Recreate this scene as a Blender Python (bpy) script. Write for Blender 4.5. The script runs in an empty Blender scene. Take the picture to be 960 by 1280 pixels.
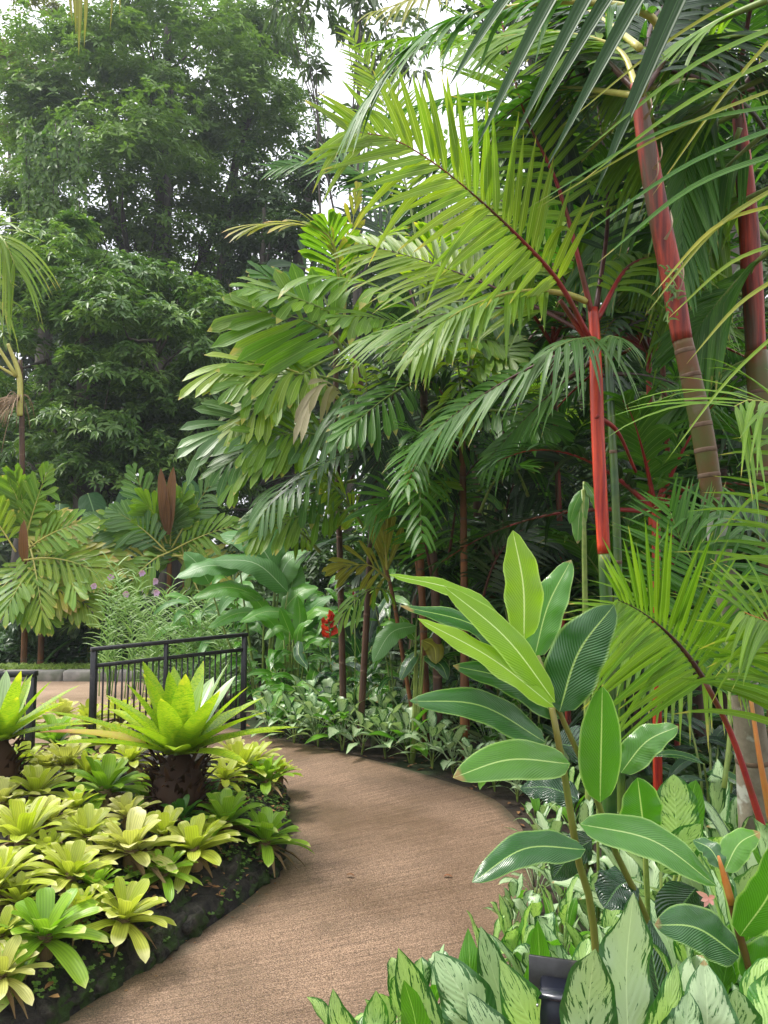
import bpy, math, random
import numpy as np
from mathutils import Vector, Matrix, noise

random.seed(7); rng = np.random.default_rng(7)
sc = bpy.context.scene
R = math.radians

# ---------------------------------------------------------------- camera, sky, sun, exposure
PITCH = R(4.47); CAMZ = 1.6; FPX = 960.0
cam_d = bpy.data.cameras.new('camera'); cam = bpy.data.objects.new('camera', cam_d)
sc.collection.objects.link(cam); sc.camera = cam
cam.location = (0, 0, CAMZ); cam.rotation_euler = (R(90) + PITCH, 0, 0)
cam_d.sensor_fit = 'VERTICAL'; cam_d.sensor_height = 36.0; cam_d.lens = 36.0 * FPX / 1280.0
cam_d.clip_start = 0.05; cam_d.clip_end = 600
SUN_EL, SUN_AZ = R(58), R(-75)       # azimuth from +Y, negative = towards -X
w = bpy.data.worlds.new('World'); sc.world = w; w.use_nodes = True
nt = w.node_tree; nt.nodes.clear()
sky = nt.nodes.new('ShaderNodeTexSky'); sky.sky_type = 'NISHITA'; sky.sun_disc = False
sky.sun_elevation = SUN_EL; sky.sun_rotation = SUN_AZ; sky.air_density = 1.0; sky.dust_density = 3.0
mixw = nt.nodes.new('ShaderNodeMixRGB'); mixw.inputs[0].default_value = 0.82   # overcast: a pale cloud layer over the sky
mixw.inputs[2].default_value = (9.0, 9.0, 9.2, 1)
bg = nt.nodes.new('ShaderNodeBackground'); bg.inputs[1].default_value = 0.09
wo = nt.nodes.new('ShaderNodeOutputWorld')
# a cloud layer is brighter overhead than near the horizon (CIE overcast sky)
tcw = nt.nodes.new('ShaderNodeTexCoord'); sx_ = nt.nodes.new('ShaderNodeSeparateXYZ'); nt.links.new(tcw.outputs['Generated'], sx_.inputs[0])
el_ = nt.nodes.new('ShaderNodeMapRange'); el_.inputs['From Min'].default_value = 0; el_.inputs['From Max'].default_value = 1
el_.inputs['To Min'].default_value = .5; el_.inputs['To Max'].default_value = 1.3; nt.links.new(sx_.outputs[2], el_.inputs['Value'])
vm_ = nt.nodes.new('ShaderNodeMixRGB'); vm_.blend_type = 'MULTIPLY'; vm_.inputs[0].default_value = 1; vm_.inputs[1].default_value = (9.0, 9.0, 9.3, 1)
nt.links.new(el_.outputs[0], vm_.inputs[2]); nt.links.new(vm_.outputs[0], mixw.inputs[2])
nt.links.new(sky.outputs[0], mixw.inputs[1]); nt.links.new(mixw.outputs[0], bg.inputs[0]); nt.links.new(bg.outputs[0], wo.inputs[0])
sl = bpy.data.lights.new('sun', 'SUN'); sl.energy = 1.5; sl.angle = R(14); sl.color = (1.0, 0.96, 0.88)
sun = bpy.data.objects.new('sun', sl); sc.collection.objects.link(sun)
sd = Vector((math.sin(SUN_AZ) * math.cos(SUN_EL), math.cos(SUN_AZ) * math.cos(SUN_EL), math.sin(SUN_EL)))
sun.rotation_euler = sd.to_track_quat('Z', 'Y').to_euler()
sc.view_settings.view_transform = 'Standard'; sc.view_settings.look = 'None'
sc.view_settings.exposure = 1.55; sc.view_settings.gamma = 1.0
sc.render.engine = 'CYCLES'
cy = sc.cycles; cy.use_denoising = True
cy.max_bounces = 6; cy.diffuse_bounces = 2; cy.glossy_bounces = 2; cy.transmission_bounces = 4
cy.transparent_max_bounces = 6; cy.caustics_reflective = False; cy.caustics_refractive = False
cy.sample_clamp_indirect = 6

# ---------------------------------------------------------------- helpers
def P(px, py, Y):
    """point at distance Y in front of the photographer, on the line of sight of photo pixel (px, py)"""
    a = (px - 480) / FPX; b = (640 - py) / FPX
    d = Vector((a, math.cos(PITCH) - b * math.sin(PITCH), math.sin(PITCH) + b * math.cos(PITCH)))
    return Vector((0, 0, CAMZ)) + d * (Y / d.y)

def on_surface(px, py, hfun, add=0.0, y0=1.5, y1=16.0):
    y = y0
    while y < y1:
        p = P(px, py, y)
        if p.z <= hfun(p.x, p.y) + add: return p
        y += 0.02
    return P(px, py, y1)

def tag(o, label=None, cat=None, group=None, kind=None):
    if label: o['label'] = label
    if cat: o['category'] = cat
    if group: o['group'] = group
    if kind: o['kind'] = kind
    return o

def link(o, parent=None):
    sc.collection.objects.link(o)
    if parent is not None: o.parent = parent
    return o

def empty(name, loc=(0, 0, 0), label=None, cat=None, group=None):
    o = bpy.data.objects.new(name, None); o.empty_display_size = 0.1; o.location = loc
    link(o); tag(o, label, cat, group); return o

class MB:
    """collects vertices and faces with uv and a per-leaf random value; builds ONE mesh object"""
    def __init__(s): s.V = []; s.F = []; s.U = []; s.A = []; s.n = 0
    def add(s, V, F, U=None, a=0.0):
        V = np.asarray(V, float); k = len(V)
        s.V.append(V); s.F.append([tuple(i + s.n for i in f) for f in F] if not isinstance(F, np.ndarray) else F + s.n)
        s.U.append(np.zeros((k, 2)) if U is None else np.asarray(U, float))
        s.A.append(np.full(k, a) if np.isscalar(a) else a); s.n += k
    def build(s, name, mat, parent=None, org=None, smooth=True):
        V = np.concatenate(s.V)
        if org is not None: V = V - np.array(org)
        U = np.concatenate(s.U); A = np.concatenate(s.A)
        me = bpy.data.meshes.new(name)
        sizes = []; idx = []
        for F in s.F:
            if isinstance(F, np.ndarray):
                sizes.append(np.full(len(F), F.shape[1])); idx.append(F.ravel())
            else:
                sizes.append(np.array([len(f) for f in F], int)); idx.append(np.array([i for f in F for i in f], int))
        sizes = np.concatenate(sizes); idx = np.concatenate(idx)
        me.vertices.add(len(V)); me.vertices.foreach_set('co', V.astype(np.float32).ravel())
        me.loops.add(len(idx)); me.loops.foreach_set('vertex_index', idx.astype(np.int32))
        me.polygons.add(len(sizes)); st = np.concatenate([[0], np.cumsum(sizes)[:-1]])
        me.polygons.foreach_set('loop_start', st.astype(np.int32))
        me.polygons.foreach_set('loop_total', sizes.astype(np.int32))
        if smooth: me.polygons.foreach_set('use_smooth', np.ones(len(sizes), bool))
        uv = me.uv_layers.new(name='UVMap'); uv.data.foreach_set('uv', U[idx].astype(np.float32).ravel())
        at = me.attributes.new('var', 'FLOAT', 'POINT'); at.data.foreach_set('value', A.astype(np.float32))
        me.update(calc_edges=True); me.materials.append(mat)
        o = bpy.data.objects.new(name, me)
        if org is not None and parent is None: o.location = org
        return link(o, parent)

def nrm(v):
    v = np.asarray(v, float); return v / (np.linalg.norm(v) + 1e-9)

def nrows(a): return a / (np.linalg.norm(a, axis=1, keepdims=True) + 1e-9)

def spline(pts, n):
    """Catmull-Rom through pts, n samples evenly spread"""
    p = np.array([list(q) for q in pts], float)
    if len(p) == 2: return p[0] + (p[1] - p[0]) * np.linspace(0, 1, n)[:, None]
    q = np.vstack([2 * p[0] - p[1], p, 2 * p[-1] - p[-2]])
    out = []
    for i in range(len(p) - 1):
        a, b, c, d = q[i], q[i + 1], q[i + 2], q[i + 3]
        t = np.linspace(0, 1, 12, endpoint=False)[:, None]
        out.append(.5 * (2 * b + (c - a) * t + (2 * a - 5 * b + 4 * c - d) * t ** 2 + (3 * b - 3 * c + d - a) * t ** 3))
    out.append(p[-1:]); out = np.vstack(out)
    s = np.concatenate([[0], np.cumsum(np.linalg.norm(np.diff(out, axis=0), axis=1))])
    x = np.linspace(0, s[-1], n)
    return np.stack([np.interp(x, s, out[:, k]) for k in range(3)], 1)

PROF = {
    'lance':   lambda t: (t ** .6 * (1 - t) ** .85) / .372,
    'ovate':   lambda t: (t ** .5 * (1 - t) ** .72) / .43,
    'aglao':   lambda t: (t ** .62 * (1 - t) ** .92) / .345,
    'ginger':  lambda t: (t ** .5 * (1 - t) ** .68) / .449,
    'leaflet': lambda t: np.minimum(1, t / .13 + .15) ** .6 * (1 - t ** 1.8) ** .9,
    'broad':   lambda t: np.minimum(1, t / .35 + .2) ** .8 * (1 - t ** 5) ** .8,
    'fan':     lambda t: np.minimum(1, .20 + 1.0 * t) * (1 - t ** 12),
    'strap':   lambda t: (.72 + .28 * np.sin(np.pi * np.minimum(1, t * .8))) * np.sqrt(np.maximum(0, 1 - np.maximum(0, (t - .72) / .28) ** 2.2)),
    'sword':   lambda t: (1 - .2 * t) * (1 - t ** 3.2) ** .8,
    'grass':   lambda t: (1 - t) ** .7 * .9 + .1,
    'heart':   lambda t: (np.maximum(t, .02) ** .25 * (1 - t) ** .62) / .62,
}

def blade(mb, S, N, hw, prof='lance', cols=3, fold=.2, wave=0, wf=14, ph=0, var=0, curl=0):
    S = np.asarray(S); n = len(S); t = np.linspace(0, 1, n)
    T = nrows(np.gradient(S, axis=0)); N = np.asarray(N, float)
    side = nrows(np.cross(T, N)); nn = np.cross(side, T)
    wd = hw * np.maximum(PROF[prof](t), .015) * (1 + .3 * wave * np.sin(wf * .9 * t + ph * 2.3))
    u = np.linspace(-1, 1, cols)
    V = np.zeros((n, cols, 3)); UV = np.zeros((n, cols, 2))
    for j in range(cols):
        a = abs(u[j]); sg = 1 if u[j] >= 0 else -1
        off = fold * a * wd - curl * a * a * wd + wave * a * a * wd * np.sin(wf * t + ph + sg * 1.3)
        V[:, j] = S + side * (u[j] * wd)[:, None] + nn * off[:, None]
        UV[:, j, 0] = (u[j] + 1) / 2; UV[:, j, 1] = t
    i = np.arange(n - 1)[:, None] * cols + np.arange(cols - 1)[None, :]; i = i.ravel()
    F = np.stack([i, i + 1, i + cols + 1, i + cols], 1)
    mb.add(V.reshape(-1, 3), F, UV.reshape(-1, 2), var)

def arc(base, d, L, droop, n=8, bend=None):
    """leaf spine leaving base along d, sinking by droop (share of L) under its own weight"""
    t = np.linspace(0, 1, n)[:, None]; d = nrm(d); base = np.array(base, float)
    p = base + d * L * t * (1 - .18 * droop * t) + np.array([0, 0, -1.]) * L * droop * t ** 2
    if bend is not None: p = p + np.array(bend) * (t ** 2)
    return p

def tube(mb, S, r, seg=8, var=0, rings=None):
    S = np.asarray(S, float); n = len(S); r = np.broadcast_to(np.asarray(r, float), (n,)) if np.ndim(r) else np.full(n, float(r))
    T = nrows(np.gradient(S, axis=0)); ref = np.array([0, 0, 1.]) if abs(T[0, 2]) < .9 else np.array([1., 0, 0])
    X = nrows(np.cross(T, ref)); Y = np.cross(T, X)
    a = np.linspace(0, 2 * np.pi, seg, endpoint=False)
    V = S[:, None] + (X[:, None] * np.cos(a)[None, :, None] + Y[:, None] * np.sin(a)[None, :, None]) * r[:, None, None]
    UV = np.stack(np.broadcast_arrays((a / (2 * np.pi))[None, :], np.linspace(0, 1, n)[:, None]), 2)
    F = []
    for i in range(n - 1):
        for j in range(seg):
            k = (j + 1) % seg; F.append((i * seg + j, i * seg + k, (i + 1) * seg + k, (i + 1) * seg + j))
    F.append(tuple(range(seg - 1, -1, -1))); F.append(tuple((n - 1) * seg + j for j in range(seg)))
    mb.add(V.reshape(-1, 3), F, UV.reshape(-1, 2), var)

def lerp_r(n, *r): return np.interp(np.linspace(0, 1, n), np.linspace(0, 1, len(r)), r)

def box(mb, c, s, rot=None, bev=0.0):
    x, y, z = [k / 2 for k in s]
    if bev > 0:
        V = []; b = bev
        for sx in (-1, 1):
            for sy in (-1, 1):
                for sz in (-1, 1):
                    V += [(sx * x, sy * (y - b), sz * (z - b)), (sx * (x - b), sy * y, sz * (z - b)), (sx * (x - b), sy * (y - b), sz * z)]
        import bmesh
        bm = bmesh.new(); vs = [bm.verts.new(v) for v in V]
        bmesh.ops.convex_hull(bm, input=vs); bm.verts.index_update()
        V = [tuple(v.co) for v in bm.verts]; F = [tuple(v.index for v in f.verts) for f in bm.faces]; bm.free()
    else:
        V = [(-x, -y, -z), (x, -y, -z), (x, y, -z), (-x, y, -z), (-x, -y, z), (x, -y, z), (x, y, z), (-x, y, z)]
        F = [(0, 3, 2, 1), (4, 5, 6, 7), (0, 1, 5, 4), (1, 2, 6, 5), (2, 3, 7, 6), (3, 0, 4, 7)]
    V = np.array(V)
    if rot is not None: V = V @ np.array(rot).T
    mb.add(V + np.array(c), F)

def boxbar(mb, a, b, w, h, bev=0.0):
    """square bar from a to b"""
    a = np.array(a, float); b = np.array(b, float); d = b - a; L = np.linalg.norm(d); X = d / L
    up = np.array([0, 0, 1.]) if abs(X[2]) < .9 else np.array([0, 1., 0])
    Y = nrm(np.cross(up, X)); Z = np.cross(X, Y)
    box(mb, (a + b) / 2, (L, w, h), np.stack([X, Y, Z], 1), bev)

def copy_tree(o, parent=None):
    c = o.copy(); sc.collection.objects.link(c); c.parent = parent
    for ch in list(KIDS.get(o.name, ())): copy_tree(ch, c)
    return c
KIDS = {}
def remember(root):
    for ch in root.children:
        KIDS.setdefault(root.name, []).append(ch); remember(ch)

# ---------------------------------------------------------------- materials
def nodes(name):
    m = bpy.data.materials.new(name); m.use_nodes = True; t = m.node_tree; t.nodes.clear(); return m, t
def nd(t, typ, **kw):
    n = t.nodes.new(typ)
    for k, v in kw.items():
        if k.startswith('i_'):
            key = k[2:]; n.inputs[int(key) if key.isdigit() else key.replace('_', ' ')].default_value = v
        else: setattr(n, k, v)
    return n
def math_(t, op, a, b=None, clamp=False):
    n = nd(t, 'ShaderNodeMath', operation=op, use_clamp=clamp)
    for i, v in enumerate((a, b)):
        if v is None: continue
        if isinstance(v, (int, float)): n.inputs[i].default_value = v
        else: t.links.new(v, n.inputs[i])
    return n.outputs[0]
def mix_(t, f, a, b, mode='MIX'):
    n = nd(t, 'ShaderNodeMixRGB', blend_type=mode)
    for i, v in enumerate((f, a, b)):
        if isinstance(v, (int, float)): n.inputs[i].default_value = v
        elif isinstance(v, tuple): n.inputs[i].default_value = (*v, 1) if len(v) == 3 else v
        else: t.links.new(v, n.inputs[i])
    return n.outputs[0]
def ramp_(t, f, stops, interp='LINEAR'):
    n = nd(t, 'ShaderNodeValToRGB'); e = n.color_ramp; e.interpolation = interp
    while len(e.elements) < len(stops): e.elements.new(.5)
    for el, (p, c) in zip(e.elements, stops):
        el.position = p; el.color = (c, c, c, 1) if isinstance(c, (int, float)) else (*c, 1)
    t.links.new(f, n.inputs[0]); return n.outputs[0]
def rnd_(t):
    oi = nd(t, 'ShaderNodeObjectInfo'); at = nd(t, 'ShaderNodeAttribute', attribute_name='var')
    s = math_(t, 'ADD', oi.outputs['Random'], at.outputs['Fac']); return math_(t, 'FRACT', s)

def leaf_mat(name, c1, c2, rib=None, ribw=.035, trans=.35, rough=.38, veins=0, vslant=1.2, vbump=.25, spec=.5,
             silver=None, edge=None, tip=None, speck=None, under=None, long_veins=0, sil_lo=.39, bands=None):
    m, t = nodes(name); L = t.links
    uvn = nd(t, 'ShaderNodeUVMap', uv_map='UVMap'); sep = nd(t, 'ShaderNodeSeparateXYZ'); L.new(uvn.outputs[0], sep.inputs[0])
    u, v = sep.outputs[0], sep.outputs[1]
    r = rnd_(t); geo = nd(t, 'ShaderNodeNewGeometry'); tc = nd(t, 'ShaderNodeTexCoord')
    au = math_(t, 'ABSOLUTE', math_(t, 'SUBTRACT', u, .5))
    nz = nd(t, 'ShaderNodeTexNoise', i_Scale=9.0, i_Detail=3.0); L.new(tc.outputs['Object'], nz.inputs['Vector'])
    col = mix_(t, r, c1, c2)
    r2 = math_(t, 'FRACT', math_(t, 'MULTIPLY', r, 7.31))
    col = mix_(t, math_(t, 'MULTIPLY', r2, .42), col, tuple(k * .32 for k in c1))
    col = mix_(t, math_(t, 'MULTIPLY', nz.outputs[0], .50), col, tuple(min(1, k * .55) for k in c1))
    bump_h = None
    if veins:
        wv = math_(t, 'SINE', math_(t, 'ADD', math_(t, 'MULTIPLY', math_(t, 'SUBTRACT', v, math_(t, 'MULTIPLY', au, vslant * .5)), veins * 6.283), math_(t, 'MULTIPLY', nz.outputs[0], 9.0)))
        wv = math_(t, 'ADD', math_(t, 'MULTIPLY', wv, .5), .5)
        bump_h = wv; col = mix_(t, math_(t, 'MULTIPLY', math_(t, 'POWER', wv, 4), .10), col, tuple(min(1, k * 1.7 + .03) for k in c2))
    if long_veins:
        wv = math_(t, 'ADD', math_(t, 'MULTIPLY', math_(t, 'SINE', math_(t, 'MULTIPLY', u, long_veins * 6.283)), .5), .5)
        bump_h = wv; col = mix_(t, math_(t, 'MULTIPLY', wv, .38), col, tuple(k * .35 for k in c1))
    if silver is not None:
        mp = nd(t, 'ShaderNodeMapping'); mp.inputs['Scale'].default_value = (4.2, 7.5, 1); 
        comb = nd(t, 'ShaderNodeCombineXYZ')
        L.new(u, comb.inputs[0]); L.new(math_(t, 'SUBTRACT', v, math_(t, 'MULTIPLY', au, 1.0)), comb.inputs[1]); L.new(math_(t, 'MULTIPLY', r, 20.0), comb.inputs[2])
        L.new(comb.outputs[0], mp.inputs[0])
        n2 = nd(t, 'ShaderNodeTexNoise', i_Scale=1.7, i_Detail=4.0, i_Roughness=.68, i_Distortion=.3); L.new(mp.outputs[0], n2.inputs['Vector'])
        # silver over the middle of each half, green towards margin and in torn flecks
        mid = ramp_(t, au, [(0.0, .90), (.06, 1.0), (.26, .96), (.42, .76), (.5, .4)])
        f = ramp_(t, math_(t, 'MULTIPLY', math_(t, 'SUBTRACT', n2.outputs[0], sil_lo - .5), mid), [(.49, 0), (.525, 1)])
        col = mix_(t, f, col, mix_(t, nz.outputs[0], silver, tuple(k * .78 for k in silver)))
    if bands is not None:
        comb = nd(t, 'ShaderNodeCombineXYZ'); L.new(math_(t, 'MULTIPLY', u, 3.0), comb.inputs[0]); L.new(math_(t, 'MULTIPLY', v, 55.0), comb.inputs[1]); L.new(math_(t, 'MULTIPLY', r, 9.0), comb.inputs[2])
        n3 = nd(t, 'ShaderNodeTexNoise', i_Scale=1.6, i_Detail=3.0, i_Roughness=.7); L.new(comb.outputs[0], n3.inputs['Vector'])
        col = mix_(t, ramp_(t, n3.outputs[0], [(.47, 0), (.56, .85)]), col, bands)
    if speck is not None:
        n4 = nd(t, 'ShaderNodeTexNoise', i_Scale=38.0, i_Detail=3.0); L.new(tc.outputs['Object'], n4.inputs['Vector'])
        col = mix_(t, ramp_(t, n4.outputs[0], [(.60, 0), (.68, 1)]), col, speck)
    if tip is not None:
        tf = math_(t, 'ADD', v, math_(t, 'MULTIPLY', math_(t, 'SUBTRACT', nz.outputs[0], .5), .5))
        tf = math_(t, 'ADD', tf, math_(t, 'MULTIPLY', math_(t, 'SUBTRACT', r, .5), tip[2] if len(tip) > 2 else .15))
        col = mix_(t, ramp_(t, tf, [(tip[1], 0), (min(1, tip[1] + .16), 1)]), col, tip[0])
    if edge is not None: col = mix_(t, ramp_(t, au, [(.44, 0), (.485, 1)]), col, edge)
    if rib is not None: col = mix_(t, ramp_(t, au, [(ribw * .5, 1), (ribw, 0)]), col, rib)
    if under is not None: col = mix_(t, math_(t, 'MULTIPLY', geo.outputs['Backfacing'], .7), col, under)
    pb = nd(t, 'ShaderNodeBsdfPrincipled', i_Roughness=rough); L.new(col, pb.inputs['Base Color'])
    pb.inputs['Specular IOR Level'].default_value = spec
    hgt = mix_(t, .5, nz.outputs[0], bump_h) if bump_h is not None else nz.outputs[0]
    bp = nd(t, 'ShaderNodeBump', i_Strength=vbump, i_Distance=.01); L.new(hgt, bp.inputs['Height']); L.new(bp.outputs[0], pb.inputs['Normal'])
    if trans > 0:
        tr = nd(t, 'ShaderNodeBsdfTranslucent'); tcol = mix_(t, 1.0, col, (1.35, 1.45, .75), 'MULTIPLY'); L.new(tcol, tr.inputs[0])
        ms = nd(t, 'ShaderNodeMixShader'); ms.inputs[0].default_value = trans
        L.new(pb.outputs[0], ms.inputs[1]); L.new(tr.outputs[0], ms.inputs[2]); last = ms.outputs[0]
    else: last = pb.outputs[0]
    o = nd(t, 'ShaderNodeOutputMaterial'); L.new(last, o.inputs[0]); return m

def solid_mat(name, c1, c2=None, scale=8, rough=.7, bump=.3, dist=.01, stretch=(1, 1, 1), detail=6, lo=.35, hi=.65, c3=None, s3=3, metal=0, spec=.4, lo3=.5, hi3=.6):
    m, t = nodes(name); L = t.links; tc = nd(t, 'ShaderNodeTexCoord'); mp = nd(t, 'ShaderNodeMapping'); mp.inputs['Scale'].default_value = stretch
    L.new(tc.outputs['Object'], mp.inputs[0])
    nz = nd(t, 'ShaderNodeTexNoise', i_Scale=float(scale), i_Detail=float(detail), i_Roughness=.62); L.new(mp.outputs[0], nz.inputs['Vector'])
    col = mix_(t, ramp_(t, nz.outputs[0], [(lo, 0), (hi, 1)]), c1, c2 or c1)
    if c3 is not None:
        n3 = nd(t, 'ShaderNodeTexNoise', i_Scale=float(s3), i_Detail=5.0); L.new(mp.outputs[0] if stretch[2] < .3 else tc.outputs['Object'], n3.inputs['Vector'])
        col = mix_(t, ramp_(t, n3.outputs[0], [(lo3, 0), (hi3, 1)]), col, c3)
    pb = nd(t, 'ShaderNodeBsdfPrincipled', i_Roughness=rough, i_Metallic=float(metal)); L.new(col, pb.inputs['Base Color']); pb.inputs['Specular IOR Level'].default_value = spec
    bp = nd(t, 'ShaderNodeBump', i_Strength=bump, i_Distance=dist); L.new(nz.outputs[0], bp.inputs['Height']); L.new(bp.outputs[0], pb.inputs['Normal'])
    o = nd(t, 'ShaderNodeOutputMaterial'); L.new(pb.outputs[0], o.inputs[0]); return m

M = {}
# trees
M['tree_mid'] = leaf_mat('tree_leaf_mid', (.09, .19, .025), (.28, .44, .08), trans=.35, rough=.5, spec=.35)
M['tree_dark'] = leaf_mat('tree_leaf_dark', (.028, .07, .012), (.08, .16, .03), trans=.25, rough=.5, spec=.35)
M['tree_fig'] = leaf_mat('tree_leaf_fig', (.07, .17, .025), (.28, .44, .09), trans=.28, rough=.42, spec=.45)
M['tree_yellow'] = leaf_mat('tree_leaf_yellow', (.10, .15, .02), (.24, .24, .035), trans=.35)
M['tree_far'] = leaf_mat('tree_leaf_far', (.07, .13, .035), (.15, .22, .06), trans=.35)
M['vine'] = leaf_mat('vine_leaf', (.09, .20, .03), (.20, .33, .06), trans=.4)
M['bark'] = solid_mat('tree_bark', (.030, .024, .018), (.085, .07, .05), scale=6, stretch=(1, 1, .25), bump=.7, dist=.05)
M['bark_pale'] = solid_mat('pale_bark', (.13, .10, .09), (.26, .21, .19), scale=6, stretch=(1, 1, .3), bump=.5, dist=.03)
# palms
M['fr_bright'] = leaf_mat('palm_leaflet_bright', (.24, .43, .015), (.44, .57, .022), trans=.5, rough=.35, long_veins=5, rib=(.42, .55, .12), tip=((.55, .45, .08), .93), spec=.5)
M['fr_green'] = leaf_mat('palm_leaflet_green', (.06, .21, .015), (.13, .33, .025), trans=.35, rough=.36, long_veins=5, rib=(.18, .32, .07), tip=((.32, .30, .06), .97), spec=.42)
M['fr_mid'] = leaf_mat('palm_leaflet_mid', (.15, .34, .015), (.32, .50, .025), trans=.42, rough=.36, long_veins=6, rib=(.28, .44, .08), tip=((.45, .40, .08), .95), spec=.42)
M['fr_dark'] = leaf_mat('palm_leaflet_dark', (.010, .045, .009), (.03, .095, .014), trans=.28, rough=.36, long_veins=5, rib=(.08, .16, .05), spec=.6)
M['fr_silver'] = leaf_mat('palm_leaflet_silvery', (.10, .25, .05), (.19, .36, .09), trans=.3, rough=.34, long_veins=6, rib=(.3, .42, .22), spec=.55)
M['fr_yellow'] = leaf_mat('palm_leaflet_yellow', (.34, .40, .03), (.62, .55, .05), trans=.45, rough=.4, long_veins=5, rib=(.6, .55, .1), tip=((.55, .36, .14), .85))
M['fr_olive'] = leaf_mat('palm_leaflet_olive', (.30, .30, .03), (.42, .40, .05), trans=.3, rough=.4, long_veins=4, rib=(.5, .5, .1))
M['fr_dead'] = leaf_mat('palm_leaflet_withered', (.45, .38, .20), (.62, .56, .34), trans=.25, rough=.6, long_veins=5)
M['fr_brown'] = leaf_mat('palm_spathe_brown', (.22, .10, .04), (.34, .17, .07), trans=.15, rough=.6, long_veins=6)
M['rach_red'] = solid_mat('red_leafstalk', (.22, .012, .018), (.30, .03, .02), scale=20, rough=.35, bump=.1, c3=(.12, .03, .01), s3=5)
M['rach_dark'] = solid_mat('dark_leafstalk', (.05, .012, .012), (.09, .03, .02), scale=20, rough=.4, bump=.1)
M['rach_green'] = solid_mat('green_leafstalk', (.14, .22, .04), (.24, .30, .07), scale=20, rough=.4, bump=.1)
M['rach_yellow'] = solid_mat('yellow_leafstalk', (.40, .38, .08), (.50, .45, .12), scale=20, rough=.4, bump=.1)
M['rach_orange'] = solid_mat('orange_leafstalk', (.50, .15, .03), (.42, .20, .05), scale=16, rough=.45, bump=.15)
M['shaft_red'] = solid_mat('red_crownshaft', (.24, .010, .010), (.66, .065, .018), scale=11, stretch=(3, 3, .22), rough=.38, bump=.4, c3=(.10, .012, .010), s3=3, spec=.45, lo3=.52, hi3=.66, lo=.38, hi=.62)
M['shaft_deep'] = solid_mat('deep_red_crownshaft', (.07, .010, .010), (.38, .045, .02), scale=12, stretch=(3, 3, .2), rough=.5, bump=.8, dist=.01, c3=(.085, .05, .028), s3=3.5, spec=.35, lo3=.52, hi3=.62, lo=.36, hi=.64)
M['overhead'] = leaf_mat('overhead_leaflet', (.035, .11, .025), (.05, .14, .035), trans=.12, rough=.5, long_veins=4, rib=(.09, .18, .07), spec=.35)
M['cane'] = solid_mat('ginger_cane', (.12, .17, .025), (.17, .15, .03), scale=10, stretch=(1, 1, .3), rough=.4, bump=.1)
M['stem_green'] = solid_mat('green_palm_stem', (.012, .055, .008), (.035, .10, .012), scale=4, stretch=(2, 2, .5), rough=.3, bump=.1, spec=.6, c3=(.10, .16, .02), s3=2)
M['stem_olive'] = solid_mat('olive_palm_stem', (.045, .085, .006), (.12, .035, .008), scale=4, stretch=(1, 1, .7), rough=.5, bump=.3, c3=(.11, .09, .04), s3=14, lo3=.60, hi3=.70)
M['stem_lichen'] = solid_mat('lichen_palm_stem', (.13, .10, .07), (.27, .23, .17), scale=9, rough=.8, bump=.6, dist=.01, c3=(.42, .42, .36), s3=7, lo3=.55, hi3=.6)
M['stem_orange'] = solid_mat('orange_brown_stem', (.09, .04, .015), (.24, .09, .025), scale=5, stretch=(1, 1, .4), rough=.6, bump=.3)
M['stem_dark'] = solid_mat('dark_palm_stem', (.04, .022, .014), (.10, .05, .025), scale=6, stretch=(1, 1, .4), rough=.7, bump=.3)
M['ring'] = solid_mat('palm_ring_scar', (.17, .11, .07), (.09, .05, .03), scale=14, rough=.8, bump=.3)
M['fibre'] = solid_mat('dry_leaf_fibre', (.30, .19, .11), (.48, .36, .24), scale=8, stretch=(1, 1, .2), rough=.9, bump=.5)
# broad leaves
M['gin_bright'] = leaf_mat('ginger_leaf_young', (.25, .50, .02), (.36, .60, .035), rib=(.66, .78, .36), ribw=.026, veins=26, vslant=1.1, trans=.45, rough=.25, vbump=.35, spec=.6, edge=(.40, .58, .12))
M['gin_mid'] = leaf_mat('ginger_leaf_mid', (.07, .27, .012), (.13, .35, .022), rib=(.45, .62, .20), ribw=.022, veins=30, vslant=1.1, trans=.35, rough=.2, vbump=.3, spec=.8, edge=(.3, .5, .12), tip=((.30, .20, .06), .96, .04))
M['gin_dark'] = leaf_mat('ginger_leaf_old', (.018, .11, .014), (.04, .17, .02), rib=(.34, .52, .14), ribw=.024, veins=30, vslant=1.1, trans=.22, rough=.22, vbump=.34, spec=.8, edge=(.2, .36, .08), tip=((.26, .17, .05), .96, .04))
M['gin_deep'] = leaf_mat('deep_green_leaf', (.016, .065, .022), (.03, .10, .03), rib=(.12, .25, .08), ribw=.025, veins=18, trans=.15, rough=.18, vbump=.5, spec=.9)
M['agl'] = leaf_mat('aglaonema_leaf', (.022, .10, .018), (.05, .17, .025), silver=(.38, .54, .27), rib=(.42, .55, .30), ribw=.018, trans=.25, rough=.35, veins=11, vslant=1.6, vbump=.15, spec=.5)
M['agl_pale'] = leaf_mat('aglaonema_leaf_pale', (.03, .12, .025), (.08, .22, .04), silver=(.42, .55, .31), rib=(.5, .62, .36), ribw=.018, trans=.25, rough=.32, veins=10, vslant=1.6, vbump=.1, spec=.5, sil_lo=.35, tip=((.30, .22, .08), .985, .1))
M['agl_yel'] = leaf_mat('aglaonema_leaf_lime', (.035, .15, .018), (.08, .26, .025), silver=(.42, .62, .20), rib=(.42, .6, .22), ribw=.018, trans=.35, rough=.35, veins=11, vslant=1.6, vbump=.3, spec=.5)
M['agl_under'] = leaf_mat('aglaonema_leaf_plain', (.10, .32, .015), (.18, .44, .03), rib=(.3, .52, .12), ribw=.018, trans=.4, rough=.35, veins=11, vslant=1.6, vbump=.3)
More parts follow.
